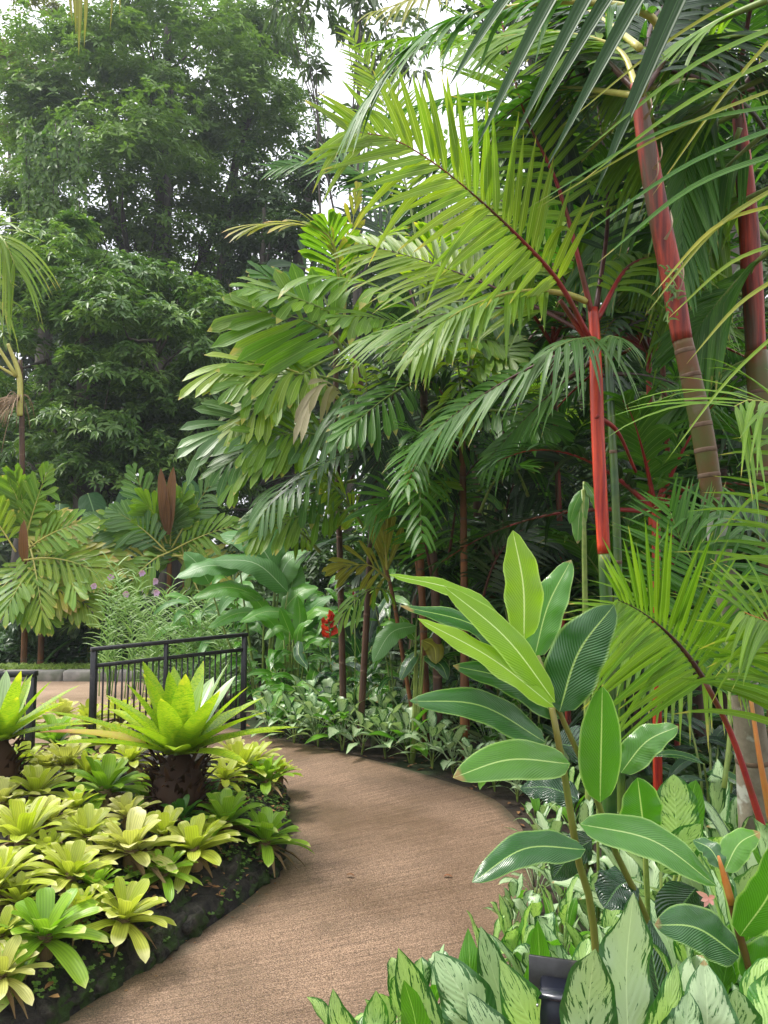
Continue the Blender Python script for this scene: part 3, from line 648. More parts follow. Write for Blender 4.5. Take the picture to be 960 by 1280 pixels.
# ---------------------------------------------------------------- palms
def frond(parent, pts, L, W, n, mat, rmat='rach_green', N=(0, -1, .35), ang=(62, 28), droop=.2, vee=12, rad=.012, start=.18,
          base=.6, tipl=.45, sep=False, sides=(1, -1), prof='leaflet', fold=.25, jit=.06, stray=.0, nseg=7, lscale=(1, 1), name='frond', cols=3, rb=.35):
    """pts world points; leaflets on both sides; sep: each leaflet an object, else one joined mesh"""
    org = np.array(parent.location); ns = 26; S = spline(pts, ns); mb = MB()
    tube(mb, S, lerp_r(ns, rad * 1.5, rad, rad * rb, rad * .2), 6)
    fr = mb.build(name, M[rmat], parent, org)
    T = nrows(np.gradient(S, axis=0)); N = nrm(N); J = MB(); rnd = random.Random(int(abs(S[0, 0] * 977 + S[-1, 2] * 331)) + n)
    for sd, ls in zip(sides, lscale):
        for i in range(n):
            f = i / (n - 1); q = (start + (1 - start) * f) * (ns - 1) + rnd.uniform(-.15, .15) + (.15 if sd > 0 else 0)
            q = min(max(q, 0), ns - 1.001); k = int(q); p = S[k] * (1 - q + k) + S[k + 1] * (q - k); t = T[k]
            s = nrm(np.cross(t, N)); nn = np.cross(s, t)
            a = R((ang[0] * (1 - f) + ang[1] * f) + rnd.gauss(0, 3)); v = R(vee + rnd.gauss(0, 4))
            if n > 8 and rnd.random() < .03: continue
            d = nrm(math.cos(a) * t + math.sin(a) * sd * (s * math.cos(v)) + math.sin(a) * math.sin(v) * nn)
            prof_l = np.interp(f, [0, .35, .6, 1], [base, 1, .95, tipl]); l = L * ls * prof_l * rnd.uniform(1 - jit, 1 + jit)
            odd = rnd.random(); l *= rnd.uniform(.55, .85) if odd < .06 else 1
            dr = droop * rnd.uniform(.6, 1.4) + (.45 if .06 < odd < .11 else 0) + (rnd.random() < stray) * .5
            A = arc(p, d, l, dr, nseg)
            leafN = nrm(np.cross(np.cross(d, nn), d) + np.array(N) * .3 + rng.normal(0, .08, 3))
            mbx = MB() if sep else J
            blade(mbx, A, leafN, W / 2 * (.75 + .25 * prof_l), prof, cols, fold, var=rnd.random() if not sep else 0)
            if sep: mbx.build('leaflet', M[mat], fr, org)
    if not sep and J.n:
        o = J.build('leaflets', M[mat], fr, org); o['kind'] = 'stuff'
    return fr

def px_pts(lst): return [P(*q) for q in lst]

def ringed_trunk(parent, pts, rads, mat, rings=0, name='trunk', seg=14, f0=0, f1=1, ringmat='ring', bulge=0.0):
    org = np.array(parent.location); S = spline(pts, 30); r = lerp_r(30, *rads); mb = MB(); tube(mb, S, r, seg)
    tr = mb.build(name, M[mat], parent, org)
    for i in range(rings):
        f = f0 + (f1 - f0) * (i + .5) / rings; q = f * 29; k = min(int(q), 28); p = S[k] * (1 - q + k) + S[k + 1] * (q - k); t = nrm(S[k + 1] - S[k]); rr = np.interp(f, np.linspace(0, 1, 30), r)
        m2 = MB(); tube(m2, np.array([p - t * .010, p - t * .004, p + t * .004, p + t * .010]), np.array([rr * 1.003, rr * 1.03, rr * 1.03, rr * 1.003]), seg)
        m2.build('ring_scar', M[ringmat], tr, org)
    return tr

def crown(parent, c, n, length, L, W, nl, mats, rmat='rach_green', el=(20, 75), droop=.35, seed=0, az=None, ldroop=.3, rad=.012, prof='leaflet', vee=15, arch=.45):
    rnd = random.Random(seed); c = np.array(c, float)
    for i in range(n):
        a = (az[0] + (az[1] - az[0]) * i / max(1, n - 1)) if az else i * 137.5 + seed * 40
        a = R(a + rnd.uniform(-12, 12)); e = R(rnd.uniform(*el)); l = length * rnd.uniform(.8, 1.15)
        d = np.array([math.sin(a) * math.cos(e), math.cos(a) * math.cos(e), math.sin(e)])
        pts = arc(c, d, l, arch * rnd.uniform(.7, 1.4), 6); up = nrm(np.array([-d[0] * .5, -d[1] * .5, 1]))
        frond(parent, pts, L * rnd.uniform(.85, 1.1), W, nl, rnd.choice(mats), rmat, N=up, droop=ldroop, rad=rad, prof=prof, vee=vee)

def small_palm(name, label, px, Y, h, n, length, L, W, nl, mats, seed, group=None, el=(15, 75), trunk='stem_dark', tr=.035, stems=1, base_px=None, rmat='rach_green', **kw):
    b = base_at(px, Y); t = empty(name, b, label, 'palm', group); rnd = random.Random(seed)
    for s in range(stems):
        o = np.array(b) + (np.array([rnd.uniform(-.3, .3), rnd.uniform(-.2, .2), 0]) if s else 0)
        hh = h * (1 if s == 0 else rnd.uniform(.6, 1.05)); top = o + np.array([rnd.uniform(-.2, .2), rnd.uniform(-.15, .15), hh])
        ringed_trunk(t, [o, (o + top) / 2 + np.array([.04, 0, 0]), top], (tr * 1.2, tr, tr * .8), trunk, seg=8)
        crown(t, top, n if s == 0 else max(4, n - 2), length, L, W, nl, mats, rmat, el=el, seed=seed + s * 7, **kw)
    return t

# --- the tall red stemmed palm in the middle right
rp = empty('sealing_wax_palm', base_at(757, 4.0), 'slender palm with bright scarlet upper stem and dark green lower stem right of centre', 'palm', 'red stemmed palms')
Y = 4.0
ringed_trunk(rp, px_pts([(762, 1090, Y), (761, 850, Y), (755, 690, Y)]), (.040, .034, .031), 'stem_green', 4, f0=.2, f1=.9)
ringed_trunk(rp, px_pts([(755, 692, Y), (748, 560, Y), (744, 430, Y), (741, 385, Y)]), (.033, .035, .034, .026), 'shaft_red', 0, name='crownshaft')
def fold_stalk(parent, pts, r, mat, name='leafstalk'):
    mb = MB(); S = spline(pts, 14); tube(mb, S, lerp_r(14, r * 1.6, r, r * .8), 7); return mb.build(name, M[mat], parent, np.array(parent.location))
# second stem of the same clump, behind
ringed_trunk(rp, px_pts([(777, 1040, 4.4), (772, 700, 4.4), (760, 440, 4.4)]), (.024, .024, .022), 'stem_green', 3, name='rear_trunk', f0=.2, f1=.9)
# bright frond sweeping up left (hero)
frond(rp, px_pts([(738, 425, 3.95), (700, 355, 3.8), (650, 298, 3.6), (588, 240, 3.4), (534, 198, 3.3), (486, 172, 3.25), (436, 165, 3.2)]),
      .52, .048, 30, 'fr_bright', 'rach_red', N=(0, -1, .15), ang=(70, 35), droop=.10, vee=8, rad=.011, start=.22, base=.85, tipl=.5, sep=True, lscale=(1.0, 1.12), fold=.3)
frond(rp, px_pts([(737, 378, 4.0), (700, 366, 3.9), (640, 366, 3.7), (570, 392, 3.5), (524, 436, 3.4)]), .34, .045, 22, 'fr_mid', 'rach_yellow', N=(.1, -.5, 1), ang=(45, 18), droop=.45, vee=-5, rad=.012, start=.25, sep=True, tipl=.5)
frond(rp, px_pts([(746, 430, 3.9), (742, 422, 3.7), (716, 425, 3.55), (690, 437, 3.5)]), .30, .030, 12, 'fr_silver', 'rach_green', N=(0, -.6, .8), ang=(75, 30), droop=.75, vee=-15, rad=.007, start=.1, sep=True, base=.9, tipl=.9)
frond(rp, px_pts([(748, 430, 3.9), (762, 420, 3.75), (776, 424, 3.65)]), .17, .028, 7, 'fr_silver', 'rach_green', N=(0, -.6, .8), ang=(75, 30), droop=.6, vee=-15, rad=.006, start=.1, sep=True, base=.9, tipl=.9)
frond(rp, px_pts([(742, 400, 4.0), (700, 240, 3.9), (655, 140, 3.8), (628, 30, 3.8), (620, -60, 3.7)]), .50, .035, 34, 'fr_mid', 'rach_red', N=(.3, -1, .1), ang=(75, 50), droop=.08, vee=5, rad=.011, start=.25, base=.8, sep=True, sides=(-1, 1), lscale=(1, .8))
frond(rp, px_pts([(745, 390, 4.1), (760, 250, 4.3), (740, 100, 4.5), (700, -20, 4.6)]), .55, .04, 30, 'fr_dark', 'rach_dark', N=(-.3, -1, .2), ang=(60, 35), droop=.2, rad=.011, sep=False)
frond(rp, px_pts([(746, 400, 4.0), (790, 330, 4.2), (850, 330, 4.4), (900, 390, 4.5)]), .5, .05, 22, 'fr_mid', 'rach_red', N=(0, -.7, 1), ang=(60, 30), droop=.45, rad=.011)
fold_stalk(rp, px_pts([(744, 430, 3.98), (728, 415, 3.95), (700, 375, 3.9)]), .016, 'rach_red')
fold_stalk(rp, px_pts([(745, 520, 3.97), (772, 540, 4.1), (795, 590, 4.3)]), .010, 'rach_red')

# --- thick leaning trunk
tp = empty('palm', tuple(P(948, 1075, 3.3)), 'thick palm trunk leaning left, red and peeling above and pale ringed below, at the right', 'palm', 'red stemmed palms')
Y = 3.2
ringed_trunk(tp, px_pts([(950, 1085, 3.3), (936, 900, 3.25), (912, 760, 3.2), (893, 640, Y)]), (.078, .066, .050, .043), 'stem_lichen', 5, name='trunk')
ringed_trunk(tp, px_pts([(893, 642, Y), (878, 540, Y), (853, 424, Y)]), (.044, .046, .041), 'stem_olive', 7, name='ringed_stem', f0=0, f1=1.0)
ringed_trunk(tp, px_pts([(853, 426, Y), (838, 340, Y), (820, 250, Y), (808, 180, Y), (795, 105, Y)]), (.042, .047, .045, .042, .026), 'shaft_deep', 0, name='crownshaft')
for q, (a, b) in enumerate((((846, 372), (852, 322)), ((812, 236), (822, 196)), ((806, 150), (812, 116)), ((832, 300), (838, 262)), ((818, 212), (826, 176)))):
    S = px_pts([(a[0], a[1], Y - .05), ((a[0] + b[0]) / 2 + 6, (a[1] + b[1]) / 2, Y - .09), (b[0], b[1], Y - .07)])
    mb = MB(); blade(mb, spline(S, 8), (.5, -1, 0), .007, 'grass', 3, -.5, wave=.5, wf=9); mb.build('peeling_sheath', M['fibre'], tp, np.array(tp.location))
mb = MB()
for q in range(30):
    c = P(838 + random.uniform(-7, 9), 370 + random.uniform(-35, 35), Y - .06); d = (random.uniform(-1, 1), -.5, random.uniform(-1, .6))
    blade(mb, arc(c, d, random.uniform(.03, .07), .4, 4), (0, -1, 0), .006, 'grass', 3, var=random.random())
o = mb.build('epiphyte', M['vine'], tp, np.array(tp.location)); o['kind'] = 'stuff'
frond(tp, px_pts([(800, 120, 3.1), (822, 30, 2.9), (740, 3, 2.7), (640, 8, 2.6), (560, 28, 2.5), (500, 75, 2.5), (462, 125, 2.5)]), .38, .040, 34, 'fr_green', 'rach_yellow', N=(0, -.4, 1), ang=(40, 15), droop=.35, vee=0, rad=.014, start=.2, sep=True, tipl=.55)
frond(tp, px_pts([(798, 115, 3.2), (770, 60, 3.4), (690, 40, 3.5), (600, 50, 3.5)]), .55, .045, 26, 'fr_mid', 'rach_yellow', N=(0, -.7, .8), ang=(60, 30), droop=.4, vee=0, rad=.012, start=.25)
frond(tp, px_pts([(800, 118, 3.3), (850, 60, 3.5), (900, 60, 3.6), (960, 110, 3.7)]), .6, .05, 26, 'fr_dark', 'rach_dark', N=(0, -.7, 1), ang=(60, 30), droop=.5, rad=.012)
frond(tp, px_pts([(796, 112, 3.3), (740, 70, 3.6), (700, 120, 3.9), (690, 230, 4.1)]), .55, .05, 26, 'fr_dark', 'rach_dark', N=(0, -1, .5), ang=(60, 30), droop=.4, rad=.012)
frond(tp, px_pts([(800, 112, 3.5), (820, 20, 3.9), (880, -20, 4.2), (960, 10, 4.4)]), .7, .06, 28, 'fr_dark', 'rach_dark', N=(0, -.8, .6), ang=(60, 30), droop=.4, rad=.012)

# --- red trunk at the right edge
r3 = empty('sealing_wax_palm', base_at(960, 4.2), 'deep red smooth palm stem near the right edge of the picture', 'palm', 'red stemmed palms')
Y = 4.2
ringed_trunk(r3, px_pts([(985, 1080, Y), (965, 700, Y), (945, 440, Y)]), (.07, .066, .060), 'stem_olive', 6)
ringed_trunk(r3, px_pts([(945, 442, Y), (937, 300, Y), (928, 190, Y), (920, 120, Y)]), (.054, .058, .050, .030), 'shaft_deep', 0, name='crownshaft')
crown(r3, P(920, 120, Y), 8, 2.2, .6, .05, 26, ['fr_dark', 'fr_dark', 'fr_green'], 'rach_dark', el=(5, 70), seed=9)
frond(r3, px_pts([(925, 150, 4.2), (890, 120, 4.0), (860, 200, 3.9), (850, 330, 3.9)]), .45, .055, 20, 'fr_green', 'rach_green', N=(0, -1, .2), ang=(40, 20), droop=.5, rad=.01)
frond(r3, px_pts([(922, 130, 4.4), (850, 90, 4.6), (760, 170, 4.8), (740, 330, 4.8)]), .5, .06, 24, 'fr_mid', 'rach_green', N=(0, -1, .3), ang=(50, 20), droop=.55, rad=.01)

# thin scarlet stems deeper in the clump
for (label, x0, y0, x1, y1, Yd, mat, r_) in [
        ('thin scarlet palm stem rising behind the fan leaves right of the green stem', 822, 960, 820, 640, 4.7, 'shaft_red', .026),
        ('thin dark red palm stem just behind the scarlet stemmed palm', 712, 940, 690, 430, 6.0, 'shaft_deep', .022),
        ('thin red palm stem between the main red stem and the thick leaning trunk', 815, 700, 811, 440, 5.4, 'shaft_red', .02),
        ('thin red palm stem leaning right above the thin scarlet one', 838, 640, 826, 420, 5.8, 'shaft_deep', .02),
        ('brown red palm stem left of the scarlet palm in deep shade', 582, 860, 578, 560, 6.6, 'shaft_deep', .030),
        ('orange brown palm stem under the pale drooping fan leaf', 532, 860, 520, 560, 6.8, 'stem_orange', .032)]:
    b = P(x0, y0, Yd); b.z = 0; t = empty('slender_red_palm' if 'shaft' in mat else 'slender_brown_palm', tuple(b), label, 'palm', 'slender palm stems in the clump')
    ringed_trunk(t, [b, P(x0, y0, Yd), P(x1, y1, Yd)], (r_ * 1.1, r_, r_), mat, 3, seg=9, f0=.3, f1=.9)
    crown(t, P(x1, y1, Yd), 7, 1.5, .42, .05, 18, ['fr_dark', 'fr_green', 'fr_dark'], 'rach_red' if 'shaft' in mat else 'rach_green', el=(-5, 70), seed=int(x0), droop=.4)

# --- areca fronds low at the right, seen close
ar = empty('areca_palm', tuple(P(985, 1120, 2.7) * 1.0), 'feathery palm with crimson leafstalk arching in from the right edge at knee height', 'palm')
ar.location.z = 0
fold_stalk(ar, px_pts([(985, 1130, 2.6), (955, 1040, 2.6), (915, 920, 2.6), (880, 850, 2.6)]), .011, 'rach_red')
frond(ar, px_pts([(880, 850, 2.6), (860, 820, 2.58), (838, 795, 2.55), (812, 772, 2.5), (790, 758, 2.45), (772, 750, 2.4)]), .46, .028, 22, 'fr_mid', 'rach_dark', N=(.0, -1, .3), ang=(75, 35), droop=.12, vee=10, rad=.007, start=.0, base=1.0, tipl=.35, sep=True, sides=(1, -1), lscale=(.95, .95))
frond(ar, px_pts([(905, 985, 2.7), (912, 905, 2.75), (905, 780, 2.9), (875, 720, 2.95), (850, 672, 3.0), (838, 640, 3.0)]), .50, .022, 26, 'fr_green', 'rach_green', N=(.1, -1, .2), ang=(65, 30), droop=.12, vee=8, rad=.006, start=.3, base=.9, tipl=.4, sep=True, lscale=(1, .9))
frond(ar, px_pts([(985, 1000, 2.4), (990, 860, 2.35), (975, 790, 2.3), (930, 765, 2.2)]), .42, .024, 22, 'fr_mid', 'rach_orange', N=(0, -.8, .5), ang=(65, 30), droop=.25, vee=5, rad=.008, start=.3, base=1.0, tipl=.5, sep=True)
frond(ar, px_pts([(1010, 1050, 2.6), (1040, 700, 2.6), (1010, 540, 2.55), (950, 500, 2.5), (918, 508, 2.45)]), .55, .022, 30, 'fr_mid', 'rach_yellow', N=(0, -.6, 1), ang=(70, 45), droop=.28, vee=0, rad=.008, start=.4, base=1.0, tipl=.8, sep=True, jit=.12)
frond(ar, px_pts([(1000, 1050, 2.9), (1000, 820, 3.0), (960, 680, 3.1), (900, 640, 3.1), (850, 640, 3.1)]), .5, .028, 24, 'fr_green', 'rach_green', N=(0, -.6, 1), ang=(65, 40), droop=.35, rad=.008, start=.35)
fold_stalk(ar, px_pts([(965, 1030, 2.75), (950, 950, 2.75), (938, 870, 2.8)]), .009, 'rach_orange')

# --- overhead palm: its trunk stands outside the frame on the right, leaflets hang in
op = empty('overhanging_palm', (2.3, 1.9, 0), 'near palm whose broad dark leaflets hang into the top right corner', 'palm')
ringed_trunk(op, [(2.3, 1.9, 0), (2.35, 2.0, 1.6), (2.3, 2.1, 3.2)], (.13, .11, .09), 'stem_lichen', 8, seg=12)
# frond above the frame, leaflets combing down-left
frs = [Vector((2.3, 2.1, 3.2)), P(980, -190, 1.9), P(860, -140, 1.75), P(740, -95, 1.65), P(650, -60, 1.6)]
frond(op, frs, .001, .001, 3, 'fr_green', 'rach_green', rad=.016)   # bare rachis; leaflets placed singly below
par = KIDS_last = [c for c in op.children if c.name.startswith('frond')][-1]
for (x0, y0, Y0, x1, y1, Y1, wd, mt) in [
        (742, -95, 1.65, 595, 185, 1.75, .046, 'overhead'), (800, -120, 1.7, 640, 180, 1.8, .050, 'overhead'), (845, -130, 1.72, 655, 175, 1.85, .050, 'overhead'),
        (880, -140, 1.76, 683, 210, 1.9, .054, 'overhead'), (915, -150, 1.8, 741, 248, 1.95, .064, 'overhead'), (690, -70, 1.62, 560, 110, 1.7, .040, 'overhead'),
        (955, -20, 1.85, 700, 160, 1.95, .012, 'fr_yellow'), (990, 20, 1.9, 815, 245, 2.0, .011, 'fr_yellow')]:
    A = P(x0, y0, Y0); B = P(x1, y1, Y1); mid = (A + B) / 2 + Vector((.01, 0, .035)); mb = MB()
    blade(mb, spline([A, mid, B], 12), (-.35, -1, .25), wd / 2, 'leaflet', 3, .35); mb.build('leaflet', M[mt], par, np.array(op.location))
mb = MB(); S = spline([Vector((2.3, 2.1, 3.1)), P(1080, -60, 2.0), P(1010, 60, 1.95), P(975, 200, 1.9), P(985, 330, 1.9)], 20); tube(mb, S, lerp_r(20, .016, .009, .005), 6)
f2 = mb.build('frond', M['rach_yellow'], op, np.array(op.location))
for (x0, y0, x1, y1, wd, mt, sag) in [(1008, 20, 728, 190, .022, 'fr_mid', .05), (1005, 60, 720, 232, .020, 'fr_mid', .04), (1000, 100, 668, 262, .014, 'fr_yellow', .03), (985, 130, 663, 258, .018, 'fr_green', .06),
                                     (980, 190, 745, 330, .022, 'fr_green', .05), (978, 230, 806, 395, .016, 'fr_yellow', .05), (975, 255, 812, 372, .014, 'fr_yellow', .06), (990, 300, 835, 398, .014, 'fr_bright', .04),
                                     (985, 340, 858, 455, .013, 'fr_yellow', .03), (1000, 150, 720, 300, .020, 'fr_green', .04), (990, 400, 830, 580, .010, 'fr_bright', .03)]:
    A = P(x0, y0, 1.95); B = P(x1, y1, 1.9); mid = (A + B) / 2 + Vector((0, 0, sag)); mb = MB()
    blade(mb, spline([A, mid, B], 12), (-.2, -1, .5), wd / 2, 'leaflet', 3, .4); mb.build('leaflet', M[mt], f2, np.array(op.location))

# --- palm clump at the centre, arching fronds with broad leaflets
def clump_stem(t, pts, r, mat='stem_orange', rings=6): ringed_trunk(t, px_pts(pts), (r * 1.15, r, r * .9), mat, rings, seg=9, f0=.1, f1=.95)
c1 = empty('clump_palm', base_at(440, 7.0), 'leafy palm clump left of centre with broad arching yellow green fronds', 'palm')
clump_stem(c1, [(450, 925, 7), (462, 700, 7), (468, 560, 7), (440, 440, 7)], .028, 'stem_dark')
clump_stem(c1, [(430, 925, 7.2), (425, 700, 7.2), (420, 500, 7.2), (420, 380, 7.2)], .028, 'stem_dark')
def F(t, pts, L, W, n, mat, rm='rach_green', sep=True, **k):
    frond(t, px_pts(pts), L, W, n, mat, rm, sep=sep, prof=k.pop('prof', 'fan'), cols=k.pop('cols', 3), **k)
F(c1, [(425, 380, 7), (419, 312, 6.7), (400, 288, 6.6), (370, 280, 6.5), (330, 280, 6.4)], .42, .055, 12, 'fr_yellow', 'rach_yellow', N=(0, -.6, 1), ang=(30, 10), droop=.3, vee=0, rad=.012, start=.3, base=.8, tipl=.9)
F(c1, [(430, 440, 7), (415, 420, 6.9), (385, 402, 6.8), (350, 392, 6.8), (322, 390, 6.8)], .80, .16, 9, 'fr_mid', 'rach_green', N=(.1, -1, .3), ang=(70, 20), droop=.05, vee=5, rad=.014, start=.1, base=1.1, tipl=.6, lscale=(.75, 1), cols=5)
F(c1, [(425, 500, 7), (400, 478, 6.8), (360, 462, 6.6), (315, 455, 6.5), (275, 462, 6.4)], .52, .11, 12, 'fr_bright', 'rach_yellow', N=(0, -.8, .7), ang=(65, 15), droop=.25, vee=0, rad=.013, start=.15, base=1.0, tipl=.8, cols=5)
F(c1, [(420, 575, 7), (385, 548, 6.7), (345, 530, 6.5), (300, 530, 6.4), (268, 545, 6.3)], .60, .12, 11, 'fr_silver', 'rach_green', N=(.1, -.9, .6), ang=(65, 15), droop=.18, vee=5, rad=.013, start=.15, base=1.0, tipl=.6, cols=5)
F(c1, [(425, 600, 7), (390, 570, 6.6), (350, 566, 6.4), (310, 582, 6.3), (292, 605, 6.2)], .42, .08, 13, 'fr_mid', 'rach_green', N=(0, -.6, 1), ang=(60, 20), droop=.4, vee=0, rad=.011, start=.15)
F(c1, [(430, 640, 7), (400, 600, 6.5), (360, 605, 6.2), (330, 640, 6.0)], .42, .05, 14, 'fr_silver', 'rach_green', N=(0, -.6, 1), ang=(60, 20), droop=.45, vee=0, rad=.010, start=.15)
F(c1, [(440, 560, 6.9), (430, 500, 6.5), (412, 480, 6.3), (398, 488, 6.2)], .36, .06, 6, 'fr_dead', 'rach_yellow', N=(0, -.8, .6), ang=(35, 10), droop=.8, vee=0, rad=.009, start=.4, tipl=1, sides=(1, -1))
F(c1, [(462, 580, 6.9), (455, 505, 6.5), (440, 500, 6.3), (420, 520, 6.2)], .42, .055, 8, 'fr_silver', 'rach_green', N=(0, -.8, .6), ang=(50, 15), droop=.8, vee=0, rad=.009, start=.4, tipl=1)
F(c1, [(455, 560, 6.9), (458, 480, 6.6), (452, 455, 6.4), (440, 458, 6.3)], .30, .06, 9, 'fr_bright', 'rach_yellow', N=(0, -.8, .8), ang=(65, 30), droop=.35, vee=0, rad=.01, start=.5, tipl=.8)
F(c1, [(470, 560, 7), (478, 470, 6.8), (500, 442, 6.6), (530, 450, 6.5)], .36, .06, 10, 'fr_mid', 'rach_green', N=(0, -.7, .8), ang=(60, 25), droop=.6, vee=0, rad=.01, start=.35, tipl=.8)
F(c1, [(430, 400, 7.1), (436, 320, 7), (442, 270, 6.9), (446, 240, 6.9)], .28, .05, 8, 'fr_yellow', 'rach_yellow', N=(.2, -1, .2), ang=(35, 10), droop=.1, vee=5, rad=.01, start=.3)
F(c1, [(425, 430, 7.2), (400, 360, 7.3), (375, 330, 7.3), (350, 350, 7.3)], .5, .08, 10, 'fr_dark', 'rach_green', N=(.1, -1, .3), ang=(65, 25), droop=.3, rad=.01)
F(c1, [(440, 600, 7.4), (450, 540, 7.5), (440, 480, 7.6), (410, 440, 7.7)], .6, .07, 14, 'fr_dark', 'rach_dark', N=(.1, -1, .3), ang=(65, 25), droop=.3, rad=.01)

c2 = empty('clump_palm', base_at(545, 6.6), 'dark leaved palm clump in the middle with arching fronds whose leaflets droop at the tips', 'palm')
clump_stem(c2, [(548, 930, 6.6), (545, 760, 6.6), (535, 600, 6.6), (525, 400, 6.6)], .036, 'stem_dark', 8)
clump_stem(c2, [(580, 930, 6.4), (580, 700, 6.4), (577, 500, 6.4)], .030, 'stem_orange', 7)
clump_stem(c2, [(610, 930, 6.9), (618, 700, 6.9), (640, 450, 6.9)], .030, 'stem_dark', 7)
F(c2, [(528, 410, 6.6), (515, 385, 6.4), (480, 362, 6.2), (440, 350, 6.1), (402, 345, 6.0)], .44, .095, 11, 'fr_mid', 'rach_green', N=(0, -.6, 1), ang=(60, 15), droop=.45, vee=0, rad=.012, start=.2, base=.9, tipl=.9)
F(c2, [(530, 400, 6.6), (560, 380, 6.4), (600, 380, 6.2), (640, 400, 6.1)], .44, .09, 11, 'fr_silver', 'rach_green', N=(0, -.6, 1), ang=(60, 15), droop=.6, vee=0, rad=.012, start=.2)
F(c2, [(577, 520, 6.4), (574, 470, 6.2), (571, 445, 6.0), (566, 430, 5.9)], .40, .055, 8, 'fr_bright', 'rach_green', N=(0, -.7, .8), ang=(75, 55), droop=.3, vee=15, rad=.011, start=.3, base=1, tipl=.9)
F(c2, [(578, 540, 6.4), (576, 500, 6.0), (560, 515, 5.8), (540, 540, 5.7)], .34, .036, 9, 'fr_bright', 'rach_green', N=(0, -.7, .8), ang=(55, 10), droop=.6, vee=0, rad=.008, start=.4, base=.9, tipl=1)
F(c2, [(577, 520, 6.4), (575, 480, 6.2), (580, 490, 6.0), (580, 510, 5.95)], .22, .045, 5, 'fr_mid', 'rach_green', N=(0, -.7, .8), ang=(45, 10), droop=.6, vee=0, rad=.008, start=.4, base=.9, tipl=1)
F(c2, [(530, 420, 6.7), (500, 330, 6.9), (470, 280, 7.0), (440, 270, 7.0)], .6, .045, 20, 'fr_dark', 'rach_dark', N=(.2, -1, .3), ang=(60, 25), droop=.3, rad=.012, prof='leaflet')
F(c2, [(528, 400, 6.6), (520, 300, 6.6), (500, 200, 6.6), (475, 115, 6.6), (440, 45, 6.6)], .46, .036, 34, 'fr_bright', 'rach_green', N=(.1, -1, .1), ang=(65, 30), droop=.15, rad=.012, prof='leaflet', vee=10, start=.4)
F(c2, [(528, 400, 6.9), (500, 300, 7.4), (455, 220, 7.6), (400, 200, 7.8), (345, 210, 7.9)], .50, .045, 26, 'fr_green', 'rach_green', N=(0, -1, .3), ang=(60, 25), droop=.2, rad=.012, prof='leaflet', start=.4)
F(c2, [(640, 450, 6.9), (690, 400, 6.8), (740, 430, 6.7), (770, 500, 6.6)], .55, .05, 20, 'fr_dark', 'rach_dark', N=(0, -.7, 1), ang=(60, 25), droop=.4, rad=.012, sep=False)
for q, (pts, mt) in enumerate([([(640, 450, 6.9), (600, 470, 6.7), (560, 560, 6.5), (545, 640, 6.4)], 'fr_dark'), ([(640, 460, 7), (650, 540, 6.5), (680, 620, 6.2), (700, 680, 6.1)], 'fr_dark'),
                               ([(530, 430, 6.6), (500, 470, 6.4), (480, 540, 6.3), (470, 610, 6.3)], 'fr_dark'), ([(560, 700, 6.6), (580, 600, 6.4), (630, 560, 6.2), (690, 590, 6.1)], 'fr_green'),
                               ([(620, 700, 6.4), (640, 610, 6.2), (670, 560, 6.0), (720, 560, 5.9)], 'fr_dark'), ([(600, 760, 6.4), (620, 700, 6), (660, 660, 5.8), (720, 680, 5.7)], 'fr_dark'),
                               ([(540, 720, 6.4), (520, 640, 6.1), (490, 620, 6), (460, 640, 5.9)], 'fr_green'), ([(640, 450, 7), (630, 360, 7), (590, 330, 7), (550, 370, 7)], 'fr_dark')]):
    F(c2, pts, .5, .045, 22, mt, 'rach_dark', sep=False, prof='leaflet', N=(random.uniform(-.3, .3), -.9, .5), ang=(62, 28), droop=.28, rad=.010)

# dry hanging grey frond behind the bright one
t = empty('dry_palm_frond', tuple(P(565, 330, 7.5)), 'grey dry pleated palm leaf hanging upright behind the bright frond', 'dead frond')
mb = MB()
for q in range(14):
    x = 532 + q * 4.6; blade(mb, spline(px_pts([(x, 255, 7.5), (x + 1, 330, 7.45), (x + random.uniform(-4, 4), 408 + random.uniform(-12, 12), 7.5)]), 8), (random.uniform(-.5, .5), -1, 0), .022, 'broad', 3, .5, var=random.random())
mb.build('pleat', M['hang_dry'], t, np.array(t.location))

# generic palms filling the shade behind (each a palm of its own)
fill = [('broad dark palm in the shade behind the scarlet stem', 700, 8.5, 2.6, 11), ('dark palm between the clump and the scarlet palm', 610, 9.0, 2.2, 12), ('dark green palm behind the thick leaning trunk', 840, 7.5, 3.2, 13),
        ('tall dark palm behind the top of the leaning trunk', 760, 9.5, 5.4, 14), ('dark palm at the right edge below the red trunk', 980, 6.0, 2.0, 15), ('dark low palm behind the big ginger plant', 690, 7.2, 1.3, 16),
        ('dark low palm at the foot of the scarlet stem', 790, 5.6, 1.1, 17), ('tall palm crown behind the bright frond', 600, 8.5, 5.0, 18), ('high dark palm in the top right corner', 900, 7.5, 5.6, 19), ('dark palm in the gap right of the scarlet stem', 870, 6.6, 1.9, 21), ('shaded palm at the left foot of the middle clump', 500, 8.2, 1.6, 22)]
for (lb, px, Y, h, sd) in fill:
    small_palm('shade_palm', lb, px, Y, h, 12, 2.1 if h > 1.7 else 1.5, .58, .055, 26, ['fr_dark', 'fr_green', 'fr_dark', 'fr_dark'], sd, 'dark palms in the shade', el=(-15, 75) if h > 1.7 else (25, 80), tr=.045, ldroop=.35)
t = small_palm('lime_palm', 'bright lime green palm lit from above behind the bright hero frond', 640, 10.5, 3.4, 10, 2.2, .6, .05, 26, ['fr_bright', 'fr_mid'], 31, el=(10, 70), tr=.045)

